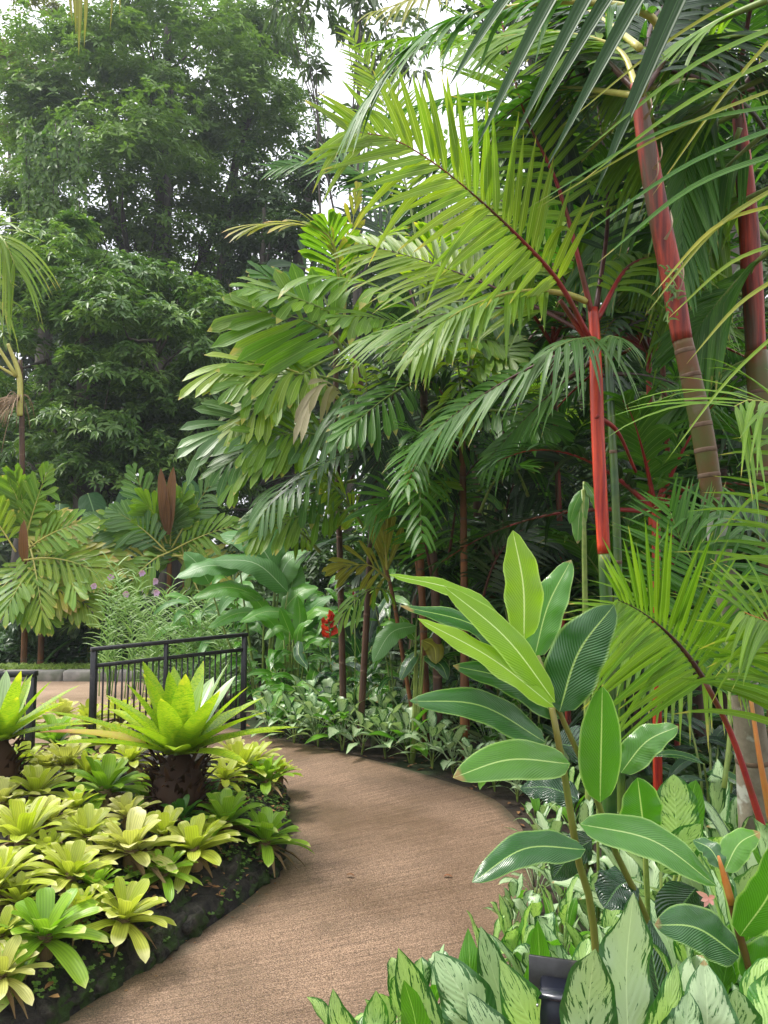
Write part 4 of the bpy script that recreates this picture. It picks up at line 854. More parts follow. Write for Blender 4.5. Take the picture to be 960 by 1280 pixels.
# --- yellowish young palm, centre
yp = empty('young_palm', base_at(495, 6.9), 'young palm with upright olive yellow pleated leaves and orange stems', 'palm')
clump_stem(yp, [(520, 915, 6.9), (505, 830, 6.9), (492, 750, 6.9), (480, 700, 6.9)], .018, 'stem_orange', 5)
clump_stem(yp, [(540, 915, 7.1), (530, 800, 7.1), (520, 700, 7.1)], .014, 'stem_orange', 5)
F(yp, [(484, 712, 6.8), (482, 690, 6.75), (480, 665, 6.7)], .42, .075, 4, 'fr_olive', 'rach_yellow', N=(0, -1, .1), ang=(22, 6), droop=.02, vee=0, rad=.01, start=.0, base=1, tipl=.7)
F(yp, [(486, 725, 6.8), (465, 708, 6.6), (445, 706, 6.5), (430, 708, 6.4)], .34, .06, 7, 'fr_olive', 'rach_yellow', N=(0, -.9, .5), ang=(55, 10), droop=.2, vee=0, rad=.009, start=.1, base=1, tipl=.7)
F(yp, [(486, 740, 6.8), (470, 735, 6.5), (450, 745, 6.4), (432, 765, 6.3)], .30, .04, 8, 'fr_mid', 'rach_green', N=(0, -.7, .8), ang=(50, 15), droop=.5, vee=0, rad=.008, start=.1)
F(yp, [(484, 705, 6.9), (498, 680, 6.9), (515, 672, 6.9)], .35, .05, 5, 'fr_mid', 'rach_green', N=(0, -.9, .3), ang=(40, 10), droop=.15, vee=0, rad=.008, start=.1)

# --- left hand palms beyond the plaza
def broad_palm(label, px, py_top, Y, n, length, mats, seed, spear=None, stems=2, el=(-25, 88), L=.55, W=.10):
    b = base_at(px, Y); t = empty('broad_leaf_palm', b, label, 'palm', 'small palms beyond the plaza'); rnd = random.Random(seed)
    top = np.array(P(px, py_top, Y))
    for s in range(stems):
        o = np.array(b) + np.array([s * .22, s * .1, 0]); tt = top + np.array([s * .25, .1 * s, -.25 * s])
        ringed_trunk(t, [o, tt], (.05, .04), 'stem_orange', 5, seg=9)
        for i in range(n if s == 0 else n - 2):
            a = R(i * 137.5 + seed * 31 + s * 60); e = R(el[0] + (el[1] - el[0]) * ((i * .618) % 1))
            d = np.array([math.sin(a) * math.cos(e), math.cos(a) * math.cos(e) * .6, math.sin(e)])
            frond(t, arc(tt, d, length * rnd.uniform(.8, 1.1), .32, 6), L, W, 11, rnd.choice(mats), 'rach_yellow', N=nrm((-d[0] * .5, -1, .7)), ang=(62, 20), droop=.16, vee=5, rad=.014, sep=(s == 0 and i < 9), prof='fan', start=.2, tipl=.7)
    if spear:
        for (x0, y0, x1, y1, wd) in spear:
            mb = MB(); blade(mb, spline(px_pts([(x0, y0, Y - .3), ((x0 + x1) / 2, (y0 + y1) / 2, Y - .5), (x1, y1, Y - .6)]), 10), (0, -1, 0), wd, 'broad', 5, .6); mb.build('spear_leaf', M['fr_brown'], t, b)
    return t
broad_palm('small palm with grey green fan-like fronds and an upright brown spear leaf, beyond the railing', 212, 690, 13, 14, 1.45, ['fr_silver', 'fr_mid', 'fr_silver', 'fr_mid'], 3, spear=[(210, 668, 201, 585, .09), (211, 668, 217, 583, .09)], L=.60, W=.12)
broad_palm('yellow green small palm with a dull brown spear leaf at the left edge', 34, 672, 12.4, 20, 1.35, ['fr_bright', 'fr_mid', 'fr_bright', 'fr_yellow', 'fr_mid'], 5, spear=[(32, 705, 30, 650, .08)], L=.50, W=.10)
small_palm('narrow_palm', 'dark low narrow leaved palm between the two small broad leaved palms', 140, 13.2, .5, 9, 1.2, .5, .05, 18, ['fr_mid', 'fr_green'], 61, el=(0, 60), tr=.03)

lp = empty('slender_palm', base_at(20, 13.2), 'slender palm at the left edge with a curved yellow green frond and dry sprays', 'palm')
ringed_trunk(lp, px_pts([(30, 760, 13.2), (28, 600, 13.2), (27, 500, 13.2), (25, 450, 13.2)]), (.05, .048, .045, .04), 'stem_dark', 9, seg=10)
ringed_trunk(lp, px_pts([(25, 520, 13.15), (24, 470, 13.15), (10, 430, 13.1)]), (.05, .05, .03), 'rach_yellow', 0, seg=8, name='leaf_sheath')
frond(lp, px_pts([(20, 470, 13.1), (-20, 400, 12.9), (-30, 330, 12.7), (-15, 290, 12.6), (5, 300, 12.5), (18, 330, 12.4)]), 1.5, .07, 34, 'fr_bright', 'rach_yellow', N=(-.3, -.6, .8), ang=(60, 20), droop=.6, vee=0, rad=.025, start=.3, sep=True, base=1.0, tipl=.5)
frond(lp, px_pts([(20, 470, 13.1), (-40, 440, 12.9), (-60, 470, 12.7)]), 1.0, .045, 20, 'fr_bright', 'rach_yellow', N=(0, -.6, .8), ang=(60, 20), droop=.6, vee=0, rad=.02, start=.3, base=1.0)
mb = MB()
for q in range(60):
    a = random.uniform(0, 6.28); d = np.array([math.cos(a) * .8 - .6, math.sin(a) * .6, random.uniform(-.2, .6)])
    tube(mb, arc(P(24, 500, 13.1), d, random.uniform(.4, .9), .9, 7), .007, 3)
mb.build('flower_spray', M['fibre'], lp, np.array(lp.location))

# strands hanging from the top edge of the frame at the left
t = empty('hanging_palm_leaf', tuple(P(100, -30, 6)), 'blurred pale drooping palm leaflets hanging from the top edge, upper left', 'palm leaf')
mb = MB(); tube(mb, spline(px_pts([(60, -60, 6), (100, -40, 6), (140, -60, 6)]), 6), .012, 5); st = mb.build('leafstalk', M['rach_green'], t, np.array(t.location))
for (x, y1, w_) in [(94, 45, .035), (100, 70, .04), (108, 60, .03), (88, 30, .03), (140, 40, .02), (150, 20, .02)]:
    mb = MB(); blade(mb, spline(px_pts([(x - 3, -45, 6), (x, 0, 5.95), (x + random.uniform(-3, 3), y1, 6)]), 8), (0, -1, 0), w_ / 2 * 1.6, 'leaflet', 3, .3); mb.build('leaflet', M['fr_olive'], st, np.array(t.location))
# yellow frond tips at the top centre
t = empty('hanging_palm_leaf', tuple(P(520, -40, 5)), 'yellow palm frond end hanging in at the top edge, centre', 'palm leaf')
frond(t, px_pts([(620, -90, 5.2), (560, -30, 5.1), (510, 0, 5.0), (470, 14, 4.9)]), .34, .035, 16, 'fr_yellow', 'rach_yellow', N=(0, -.7, .8), ang=(45, 15), droop=.35, vee=0, rad=.012, sep=True)

# --- more fronds: the clump is a wall of overlapping leaves
def fr2(t, bx, by, Y, ang, ln, sag, L, W, n, mat, rm='rach_green', prof='fan', sep=False, N=None, toward=.6, **k):
    a = R(ang); pts = []
    for f in (0, .25, .5, .75, 1):
        pts.append(P(bx + math.cos(a) * ln * f, by - math.sin(a) * ln * f + sag * ln * f * f, Y - toward * f))
    frond(t, pts, L, W, n, mat, rm, N=N or (random.uniform(-.25, .25), -.85, random.uniform(.4, 1)), ang=k.pop('ang_', (62, 20)), droop=k.pop('droop', .2), vee=0, rad=.011, start=k.pop('start', .2), prof=prof, sep=sep, cols=3, **k)
for q in [(430, 400, 7.0, 150, 130, .2, .5, .10, 11, 'fr_mid'), (432, 440, 6.9, 200, 150, .3, .5, .09, 12, 'fr_bright'), (436, 480, 6.9, 160, 150, .35, .5, .09, 12, 'fr_mid'), (440, 520, 6.9, 185, 160, .3, .48, .085, 12, 'fr_green'),
          (440, 560, 6.8, 150, 150, .5, .48, .08, 13, 'fr_mid'), (445, 600, 6.8, 190, 130, .3, .42, .07, 13, 'fr_green'), (450, 640, 6.7, 170, 130, .4, .42, .07, 13, 'fr_mid'), (450, 500, 7, 60, 130, .5, .45, .08, 12, 'fr_mid'),
          (450, 560, 6.9, 40, 130, .5, .45, .08, 12, 'fr_green'), (450, 620, 6.9, 30, 120, .4, .4, .07, 12, 'fr_mid'), (455, 660, 6.8, 120, 110, .3, .4, .06, 12, 'fr_bright'), (430, 380, 7.2, 100, 110, .1, .45, .08, 12, 'fr_mid'),
          (425, 350, 7.3, 60, 120, .4, .45, .08, 12, 'fr_bright'), (440, 440, 7.4, 130, 170, .2, .5, .09, 12, 'fr_green'), (400, 690, 6.9, 130, 90, .3, .35, .05, 12, 'fr_mid')]:
    fr2(c1, *q, sep=q[9] == 'fr_mid')
for q in [(530, 420, 6.5, 150, 120, .3, .42, .085, 12, 'fr_mid'), (535, 440, 6.4, 30, 130, .5, .42, .085, 12, 'fr_mid'), (530, 380, 6.6, 80, 130, .3, .45, .06, 18, 'fr_bright'), (535, 470, 6.4, 200, 110, .3, .40, .07, 13, 'fr_green'),
          (577, 480, 6.3, 60, 120, .6, .4, .07, 13, 'fr_mid'), (577, 520, 6.2, 20, 120, .5, .4, .07, 13, 'fr_green'), (610, 440, 6.6, 100, 120, .3, .42, .07, 14, 'fr_mid'), (620, 420, 6.6, 45, 140, .5, .42, .07, 14, 'fr_bright'),
          (625, 450, 6.5, 150, 150, .4, .42, .07, 14, 'fr_mid'), (560, 600, 6.2, 110, 110, .4, .4, .06, 14, 'fr_green'), (600, 640, 6.1, 70, 130, .5, .42, .06, 14, 'fr_green'), (660, 620, 6.0, 110, 130, .5, .42, .05, 16, 'fr_dark')]:
    fr2(c2, *q, sep=q[9] == 'fr_mid')
# feather fronds layered behind the bright one and in the canopy
for q in [(738, 420, 4.6, 150, 330, .15, .62, .05, 30, 'fr_bright'), (738, 400, 4.8, 165, 300, .35, .60, .05, 28, 'fr_mid'), (742, 410, 5.0, 120, 330, .25, .62, .05, 30, 'fr_bright'), (742, 430, 4.4, 195, 230, .3, .45, .05, 24, 'fr_green'),
          (745, 410, 4.8, 70, 300, .3, .6, .05, 28, 'fr_mid'), (745, 430, 4.6, 35, 230, .5, .5, .05, 24, 'fr_mid'), (745, 470, 4.6, 10, 180, .5, .45, .05, 20, 'fr_green'), (742, 450, 4.4, 215, 160, .2, .4, .045, 20, 'fr_green')]:
    fr2(rp, *q, rm='rach_dark', prof='leaflet', ang_=(65, 30), toward=-.8)
for q in [(800, 120, 3.3, 170, 330, .25, .45, .05, 32, 'fr_green'), (805, 100, 3.5, 155, 380, .3, .5, .05, 34, 'fr_mid'), (800, 110, 3.6, 185, 260, .3, .5, .05, 28, 'fr_dark'), (800, 130, 3.6, 215, 200, .5, .5, .055, 24, 'fr_green'),
          (805, 120, 3.5, 290, 150, .3, .55, .06, 20, 'fr_green'), (810, 110, 3.6, 20, 200, .6, .55, .06, 22, 'fr_green'), (815, 90, 3.8, 50, 220, .6, .6, .06, 24, 'fr_mid'), (800, 60, 3.2, 140, 200, .2, .5, .05, 26, 'fr_dark')]:
    fr2(tp, *q, rm='rach_yellow', prof='leaflet', ang_=(55, 22), toward=-1.6, droop=.35)
for q in [(925, 140, 4.1, 200, 200, .6, .6, .08, 16, 'fr_green'), (925, 160, 4.1, 250, 220, .1, .55, .08, 16, 'fr_mid'), (945, 330, 4.6, 170, 180, .4, .5, .06, 20, 'fr_mid'), (950, 380, 4.7, 150, 200, .5, .5, .06, 20, 'fr_green'), (960, 440, 4.6, 200, 150, .2, .5, .05, 20, 'fr_green'), (960, 300, 5, 120, 180, .3, .5, .06, 20, 'fr_mid')]:
    fr2(r3, *q, prof='leaflet', ang_=(45, 20), toward=-.6, droop=.5)
for q in [(985, 800, 3.3, 165, 230, .25, .5, .035, 28, 'fr_mid')]:
    fr2(ar, *q, prof='leaflet', ang_=(62, 30), toward=.5, droop=.25)

for t_, lst in ((bpy.data.objects['broad_leaf_palm'], [(205, 690, 12.8, 150, 100, .1, 'fr_silver'), (212, 690, 12.8, 30, 95, .15, 'fr_mid'), (205, 685, 12.9, 110, 105, .05, 'fr_silver'), (215, 685, 12.9, 62, 105, .1, 'fr_silver'), (205, 695, 12.7, 172, 85, .5, 'fr_yellow'),
                                                             (215, 695, 12.7, 8, 85, .45, 'fr_yellow'), (208, 690, 12.7, 132, 90, .2, 'fr_silver'), (212, 690, 12.6, 195, 60, .6, 'fr_mid')]),
                (bpy.data.objects['broad_leaf_palm.001'], [(30, 690, 12.0, 40, 105, .3, 'fr_mid'), (30, 700, 12.0, 12, 100, .4, 'fr_bright'), (35, 710, 12.0, -15, 85, .4, 'fr_bright'), (30, 680, 12.2, 75, 110, .15, 'fr_mid'), (20, 690, 12.0, 120, 110, .2, 'fr_bright'), (20, 730, 12, 10, 70, .4, 'fr_yellow'), (10, 720, 12, -30, 60, .4, 'fr_mid')])):
    for (bx, by, Y, a_, ln, sg, mt) in lst: fr2(t_, bx, by, Y, a_, ln, sg, .52, .11, 11, mt, 'rach_yellow', sep=True, N=(random.uniform(-.2, .2), -1, .4), toward=.3, droop=.15)

for q in [(965, 40, 3.4, 185, 230, .15, .42, .05, 24, 'fr_green'), (970, 90, 3.6, 205, 220, .1, .45, .05, 24, 'fr_mid'), (975, 150, 3.9, 220, 230, .1, .45, .05, 24, 'fr_green'), (960, 0, 3.2, 200, 200, .2, .42, .05, 22, 'fr_mid'), (975, 230, 4.0, 200, 180, .3, .45, .05, 22, 'fr_mid'), (980, 300, 3.8, 215, 150, .3, .45, .05, 22, 'fr_green')]:
    fr2(r3, *q, rm='rach_green', prof='leaflet', ang_=(58, 25), toward=-.5, droop=.35)

# ---------------------------------------------------------------- bromeliads of the left bed
def bromeliad_proto(mat, n, L, W, seed, dead=4, upright=.0, name='bromeliad'):
    rnd = random.Random(seed); t = empty(name, (0, 0, -50)); org = np.zeros(3)
    for i in range(n):
        f = i / (n - 1); a = R(i * 137.5 + rnd.uniform(-12, 12)); e = R(-2 + 66 * f ** 1.3 + rnd.uniform(-6, 6) + upright)
        d = np.array([math.cos(a) * math.cos(e), math.sin(a) * math.cos(e), math.sin(e)])
        l = L * (1 - .38 * f) * rnd.uniform(.85, 1.12); c0 = np.array([math.cos(a), math.sin(a), 0]) * .012
        S = arc(c0 + np.array([0, 0, .03 + .03 * f]), nrm(d + np.array([0, 0, .30])), l, .28 * (1 - .4 * f) + rnd.uniform(0, .10), 13)
        up = nrm(np.array([-math.cos(a), -math.sin(a), 1.2])); mb = MB()
        blade(mb, S, up, W / 2 * rnd.uniform(.85, 1.1), 'strap', 5, .42, wave=.07, wf=9, ph=rnd.random() * 6, curl=.15)
        mb.build('leaf', M[mat], t, org)
    for i in range(dead):
        a = rnd.uniform(0, 6.28); d = np.array([math.cos(a), math.sin(a), .15]); mb = MB()
        blade(mb, arc((0, 0, .02), d, L * rnd.uniform(.5, .95), .45, 6), (0, 0, 1), W * .3, 'grass', 3, .6, wave=.3); mb.build('withered_leaf', M['bro_dead'], t, org)
    mb = MB(); tube(mb, [(0, 0, -.10), (0, 0, .0), (0, 0, .06)], (.022, .028, .02), 8); mb.build('stem', M['bro_dead'], t, org)
    remember(t); return t
PRO = {}
for key, mt in (('y', 'bro_y'), ('c', 'bro_c'), ('g', 'bro_g'), ('d', 'bro_d')):
    PRO[key] = [bromeliad_proto(mt, n + 5, .215, .047, s + ord(key), dead=dd, upright=u) for s, (n, dd, u) in enumerate(((17, 6, 0), (14, 7, 6), (19, 5, -4)))]
bro = [  # px, py of the rosette centre, radius in px, colour, label
 (150, 1150, 58, 'y', 'bright yellow green rosette at the front of the bed, nearest the path edge'),
 (55, 1172, 68, 'g', 'large green rosette with drooping leaves left of the frontmost yellow one'),
 (-5, 1112, 66, 'y', 'rosette with long pale leaves cut by the left edge of the picture, upper of two'),
 (0, 1212, 52, 'c', 'yellow tipped rosette in the very bottom left corner of the bed'),
 (85, 1092, 52, 'y', 'tall yellow green rosette behind the large green front one'),
 (165, 1064, 62, 'c', 'pale rosette with a pinkish cup in the middle of the front rows'),
 (28, 1050, 62, 'y', 'broad yellow rosette at the left, behind the tall one'),
 (244, 1062, 54, 'y', 'yellow green rosette on the rocky lip just left of the green corner one'),
 (328, 1052, 52, 'g', 'glossy green rosette leaning out over the path at the corner of the bed'),
 (282, 1028, 52, 'g', 'green rosette just behind the corner one'),
 (228, 1018, 34, 'd', 'small deep green rosette with brown striped leaves below the giant bromeliad'),
 (130, 988, 55, 'g', 'green rosette standing on a brown stem in the middle of the bed'),
 (181, 992, 30, 'g', 'small narrow green rosette at the left foot of the giant bromeliad'),
 (42, 990, 44, 'y', 'yellow rosette left of the one on a brown stem'),
 (84, 958, 48, 'c', 'cream yellow rosette with a pinkish middle behind the one on a stem'),
 (2, 1000, 40, 'c', 'pale rosette with dry leaves at the left picture edge'),
 (68, 932, 46, 'g', 'pale green rosette right of the second giant bromeliad'),
 (30, 955, 38, 'y', 'yellow rosette in front of the second giant bromeliad'),
 (8, 958, 34, 'd', 'deep green rosette under the second giant bromeliad'),
 (140, 930, 36, 'y', 'yellow rosette under the low left leaves of the giant bromeliad'),
 (165, 950, 36, 'y', 'yellow rosette touching the trunk of the giant bromeliad on its left'),
 (112, 905, 34, 'y', 'far yellow rosette between the two giant bromeliads'),
 (75, 898, 34, 'c', 'far cream rosette beside the second giant bromeliad'),
 (150, 898, 34, 'y', 'far yellow rosette behind the giant bromeliad leaves'),
 (262, 1000, 36, 'd', 'deep green rosette in the shade right of the giant bromeliad trunk'),
 (300, 962, 42, 'y', 'bright yellow green rosette at the right rear corner, behind the dark cup one'),
 (334, 976, 40, 'g', 'green rosette with a dark cup at the path side of the rear corner'),
 (278, 972, 34, 'y', 'small yellow rosette between the trunk and the rear corner'),
 (320, 952, 34, 'y', 'rearmost small yellow rosette where the bed meets the path'),
 (108, 1040, 44, 'y', 'yellow rosette between the pale cupped one and the broad left one'),
 (205, 1040, 40, 'y', 'yellow rosette tucked behind the pale cupped one'),
 (62, 1022, 40, 'c', 'cream rosette behind the broad yellow one at the left'),
 (120, 1108, 38, 'g', 'low yellow green rosette between the front and middle rows'),
 (25, 1120, 40, 'y', 'yellow rosette between the large green one and the left edge'),
 (200, 880, 30, 'y', 'far yellow rosette hidden behind the giant bromeliad'),
 (30, 905, 32, 'y', 'far yellow rosette behind the second giant bromeliad'),
 (100, 1135, 40, 'y', 'yellow rosette wedged between the two front rosettes'),
 (205, 1085, 38, 'g', 'greenish rosette on the rock lip between the pale cupped one and its right neighbour'),
 (135, 1060, 34, 'c', 'cream rosette just left of the pale cupped one'),
 (5, 1080, 40, 'y', 'yellow rosette at the left edge above the long pale leaves'),
 (60, 1060, 34, 'y', 'yellow rosette between the broad left one and the tall one'),
 (262, 1040, 34, 'y', 'yellow rosette squeezed between the two right hand green ones'),
 (160, 1015, 36, 'c', 'cream rosette in front of the one on a brown stem'),
 (95, 1005, 34, 'y', 'yellow rosette left in front of the one on a brown stem'),
 (18, 1022, 36, 'y', 'yellow rosette behind the broad left one at the edge'),
 (350, 965, 26, 'y', 'small yellow rosette at the very corner beside the path'),
 (290, 940, 28, 'c', 'small cream rosette at the rear corner by the path'),
 (110, 965, 34, 'y', 'yellow rosette behind the one on a brown stem'),
 (55, 960, 34, 'c', 'cream rosette between the second giant and the pale green one'),
 (190, 975, 28, 'y', 'small yellow rosette close against the giant trunk'),
 (0, 1160, 40, 'y', 'yellow rosette at the left edge beside the large green one'),
]
used = {}
for i, (px, py, rp_, key, lb) in enumerate(bro):
    p = on_surface(px, py, bed_h, .08, 2.4, 9); z = bed_h(p.x, p.y); rad = rp_ / FPX * p.y
    pr = PRO[key][(i * 7 + int(px)) % 3]; c = copy_tree(pr)
    c.location = (p.x, p.y, z + .015); c.rotation_euler = (random.uniform(-.12, .12) - .06, random.uniform(-.1, .1) + (.2 if px > 300 or key == 'y' and py > 1140 else 0), random.uniform(0, 6.28))
    s = rad / .158; c.scale = (s, s, s); tag(c, lb, 'bromeliad', 'small bromeliads in the left bed')

def giant(name, px, py, Yc, label, scale, seed, n=30, lean=0.0):
    rnd = random.Random(seed); c = P(px, py, Yc); b = (c.x, c.y, bed_h(c.x, c.y)); t = empty(name, b, label, 'bromeliad', 'giant bromeliads'); org = np.array(b)
    top = np.array([c.x, c.y, c.z])
    mb = MB(); tube(mb, spline([(b[0], b[1], b[2] - .05), ((b[0] + top[0]) / 2, b[1], (b[2] + top[2]) / 2), tuple(top)], 6), np.array([.10, .13, .145, .14, .11, .05]) * scale, 12)
    tr = mb.build('trunk', M['alc_base'], t, org)
    for k in range(150):   # dead sheath scales and spikes
        a = rnd.uniform(0, 6.28); f = rnd.uniform(0, 1) ** .8; h = b[2] + (top[2] - b[2]) * f; e = rnd.uniform(.15, 1.1)
        d = np.array([math.cos(a) * math.cos(e), math.sin(a) * math.cos(e), math.sin(e)]); mb = MB()
        p0 = np.array([top[0], top[1], h]) + np.array([math.cos(a), math.sin(a), 0]) * .13 * scale
        blade(mb, arc(p0, d, rnd.uniform(.06, .14) * scale, .15, 4), (math.cos(a), math.sin(a), .3), .018 * scale, 'grass', 3, .5, var=0); mb.build('dead_scale', M['alc_base'], tr, org)
    for i in range(n):
        f = i / (n - 1); a = R(i * 137.5 + seed * 20); e = R(4 + 74 * f ** 1.05 + rnd.uniform(-5, 5))
        d = np.array([math.cos(a) * math.cos(e), math.sin(a) * math.cos(e), math.sin(e)]); l = (.68 - .16 * f + rnd.uniform(-.06, .06)) * scale
        if f < .3 and math.cos(a) < -.4: l *= 1.15
        S = arc(top + np.array([math.cos(a), math.sin(a), 0]) * .035, nrm(d + np.array([0, 0, .12])), l, .16 * (1 - f * .6), 10)
        mt = 'alc'
        if i == 1: mt = 'alc_red'
        elif i % 5 == 1 and f > .2: mt = 'alc_up'
        mb = MB(); blade(mb, S, nrm(np.array([-math.cos(a), -math.sin(a), 1.0])), .076 * scale * rnd.uniform(.9, 1.1), 'sword', 5, .38, curl=.1); mb.build('leaf', M[mt], t, org)
    return t
giant('giant_bromeliad', 224, 942, 4.35, 'giant speckled lime green bromeliad on a brown scaly trunk in the middle of the bed', 1.0, 2, n=34)
giant('giant_bromeliad', -2, 925, 4.5, 'second giant bromeliad cut by the left edge of the picture', .82, 5, n=24)

# ---------------------------------------------------------------- big ginger plant in the foreground
def stem(t, pts, r0, r1, mat, name='stem'):
    mb = MB(); S = spline(px_pts(pts), 20); tube(mb, S, lerp_r(20, r0, r1), 9); return mb.build(name, M[mat], t, np.array(t.location))
def bigleaf(t, b, tip, wpx, mat, N=(0, -.9, .45), bow=(0, 0), wave=.13, fold=.26, wf=22, bowY=0, name='leaf', prof='ginger', nseg=18, wf2=None):
    A = P(*b); B = P(*tip); Ym = (b[2] + tip[2]) / 2; Cn = P((b[0] + tip[0]) / 2 + bow[0], (b[1] + tip[1]) / 2 + bow[1], Ym + bowY)
    mb = MB(); blade(mb, spline([A, Cn, B], nseg), N, wpx * (.9 if t.name == 'ginger_plant' else 1) / 2 / FPX * Ym, prof, 7, fold, wave=wave * 1.5, wf=wf, ph=random.random() * 6, curl=.28)
    return mb.build(name, M[mat], t, np.array(t.location))
gp = empty('ginger_plant', (P(760, 1200, 2.0).x, 2.0, 0), 'tall ginger plant with two canes and big glossy ribbed leaves in the right foreground', 'plant')
stem(gp, [(765, 1650, 2.0), (745, 1190, 1.95), (722, 1070, 1.92), (706, 970, 1.9), (690, 885, 1.88)], .012, .008, 'cane')
stem(gp, [(870, 1650, 2.05), (818, 1195, 2.0), (775, 1080, 1.97), (735, 970, 1.93), (697, 885, 1.9), (672, 820, 1.88)], .012, .006, 'cane')
bigleaf(gp, (655, 800, 1.90), (641, 663, 1.90), 54, 'gin_bright', (.05, -1, .1), (6, 0), wave=.10)
bigleaf(gp, (668, 822, 1.94), (714, 700, 1.98), 50, 'gin_mid', (-.3, -1, .2), (-6, -4), wave=.10)
bigleaf(gp, (655, 815, 1.86), (486, 718, 1.80), 40, 'gin_bright', (.1, -.55, .85), (14, -22), wave=.08, bowY=.02)
bigleaf(gp, (694, 878, 1.84), (555, 733, 1.76), 52, 'gin_bright', (.35, -.9, .5), (8, -8), wave=.05, fold=.2)
bigleaf(gp, (680, 868, 1.92), (500, 757, 1.90), 44, 'gin_dark', (.1, -.6, .8), (12, -26), wave=.08)
bigleaf(gp, (693, 884, 1.82), (522, 773, 1.74), 42, 'gin_bright', (.2, -.75, .7), (6, -6), wave=.08)
bigleaf(gp, (700, 898, 1.90), (566, 832, 1.86), 42, 'gin_dark', (.2, -.9, .5), (6, -14), wave=.06)
bigleaf(gp, (682, 928, 1.90), (512, 876, 1.84), 50, 'gin_dark', (.1, -.85, .6), (4, -20), wave=.05)
bigleaf(gp, (713, 955, 1.86), (566, 972, 1.76), 58, 'gin_mid', (0, -.85, .6), (-2, -14), wave=.05)
bigleaf(gp, (699, 890, 1.88), (768, 756, 1.84), 76, 'gin_dark', (-.25, -1, .15), (-10, -8), wave=.08, fold=.25)
bigleaf(gp, (750, 1003, 1.90), (753, 858, 1.86), 60, 'gin_mid', (0, -1, .1), (0, 0), wave=.03, fold=.1)
bigleaf(gp, (776, 966, 1.94), (848, 908, 1.94), 44, 'gin_mid', (-.1, -.8, .6), (-4, -10), wave=.12)
bigleaf(gp, (725, 1030, 1.88), (896, 1108, 1.80), 56, 'gin_mid', (0, -.75, .75), (6, -18), wave=.04)
bigleaf(gp, (732, 1062, 1.86), (590, 1103, 1.78), 46, 'gin_dark', (0, -.8, .6), (-4, -22), wave=.08)
bigleaf(gp, (724, 1000, 1.97), (650, 985, 2.05), 40, 'gin_deep', (0, -.8, .6), (0, -8))
bigleaf(gp, (700, 930, 1.98), (770, 960, 2.1), 60, 'gin_deep', (0, -.8, .6), (0, -8))
bigleaf(gp, (740, 1050, 1.97), (690, 1100, 2.05), 46, 'gin_deep', (0, -.8, .6), (0, -8))
bigleaf(gp, (790, 1100, 2.0), (755, 1135, 1.95), 60, 'gin_deep', (0, -.6, .8), (0, -8))
# second ginger at the right
g2 = empty('ginger_plant', (P(940, 1200, 1.8).x, 1.85, 0), 'smaller ginger with one reddish sheathed cane at the bottom right', 'plant')
stem(g2, [(985, 1700, 1.85), (950, 1285, 1.8), (923, 1165, 1.8), (905, 1090, 1.8)], .012, .008, 'stem_olive')
mb = MB(); tube(mb, spline(px_pts([(915, 1130, 1.79), (905, 1095, 1.79), (898, 1070, 1.79)]), 6), lerp_r(6, .009, .008, .003), 8); mb.build('sheath', M['rach_orange'], g2, np.array(g2.location))
bigleaf(g2, (924, 1196, 1.76), (818, 1156, 1.72), 56, 'gin_dark', (0, -.8, .6), (0, -16), wave=.08)
bigleaf(g2, (925, 1170, 1.78), (975, 1045, 1.72), 66, 'gin_mid', (.2, -1, .2), (14, 4), wave=.05)
bigleaf(g2, (905, 1090, 1.80), (950, 1040, 1.85), 34, 'gin_mid', (0, -.7, .8), (-4, -10), wave=.08)
bigleaf(g2, (902, 1085, 1.80), (866, 1050, 1.85), 28, 'gin_dark', (0, -.7, .8), (4, -6), wave=.08)
bigleaf(g2, (870, 1110, 1.9), (845, 1165, 1.95), 60, 'gin_deep', (0, -.9, .4), (-8, 0), wave=.03)
bigleaf(g2, (935, 1230, 1.8), (985, 1180, 1.75), 50, 'gin_mid', (0, -.8, .6), (0, -8), wave=.06)
# round leaved plant behind
g3 = empty('calathea_plant', (P(815, 1060, 2.3).x, 2.3, 0), 'plant with rounded ribbed upright leaves beside the big ginger, right of its canes', 'plant')
stem(g3, [(815, 1500, 2.3), (812, 1180, 2.3), (806, 1045, 2.3)], .008, .006, 'rach_green')
for (b, tp_, w_, mt) in [((806, 1048, 2.28), (797, 972, 2.25), 56, 'gin_mid'), ((846, 1050, 2.3), (842, 968, 2.3), 62, 'agl_yel'), ((850, 1060, 2.35), (870, 975, 2.35), 40, 'agl_under'), ((826, 1090, 2.25), (876, 1030, 2.2), 44, 'agl_yel')]:
    bigleaf(g3, b, tp_, w_, mt, (random.uniform(-.2, .2), -1, .25), (0, 0), wave=.04, prof='ovate')
    mb = MB(); tube(mb, spline([P(812, 1180, 2.3), P(b[0], b[1] + 40, b[2]), P(*b)], 6), .005, 5); mb.build('leafstalk', M['rach_green'], g3, np.array(g3.location))
t = empty('fallen_flower', tuple(P(886, 1122, 1.75)), 'small salmon pink flower caught among leaves at the lower right', 'flower')
for (dx, dy) in ((-16, -8), (-10, 4), (8, -2), (6, 10), (-6, 12)):
    mb = MB(); blade(mb, spline([P(886, 1122, 1.75), P(886 + dx, 1122 + dy, 1.74)], 5), (0, -1, .3), .005, 'ovate', 3, .2); mb.build('petal', M['pink'], t, np.array(t.location))

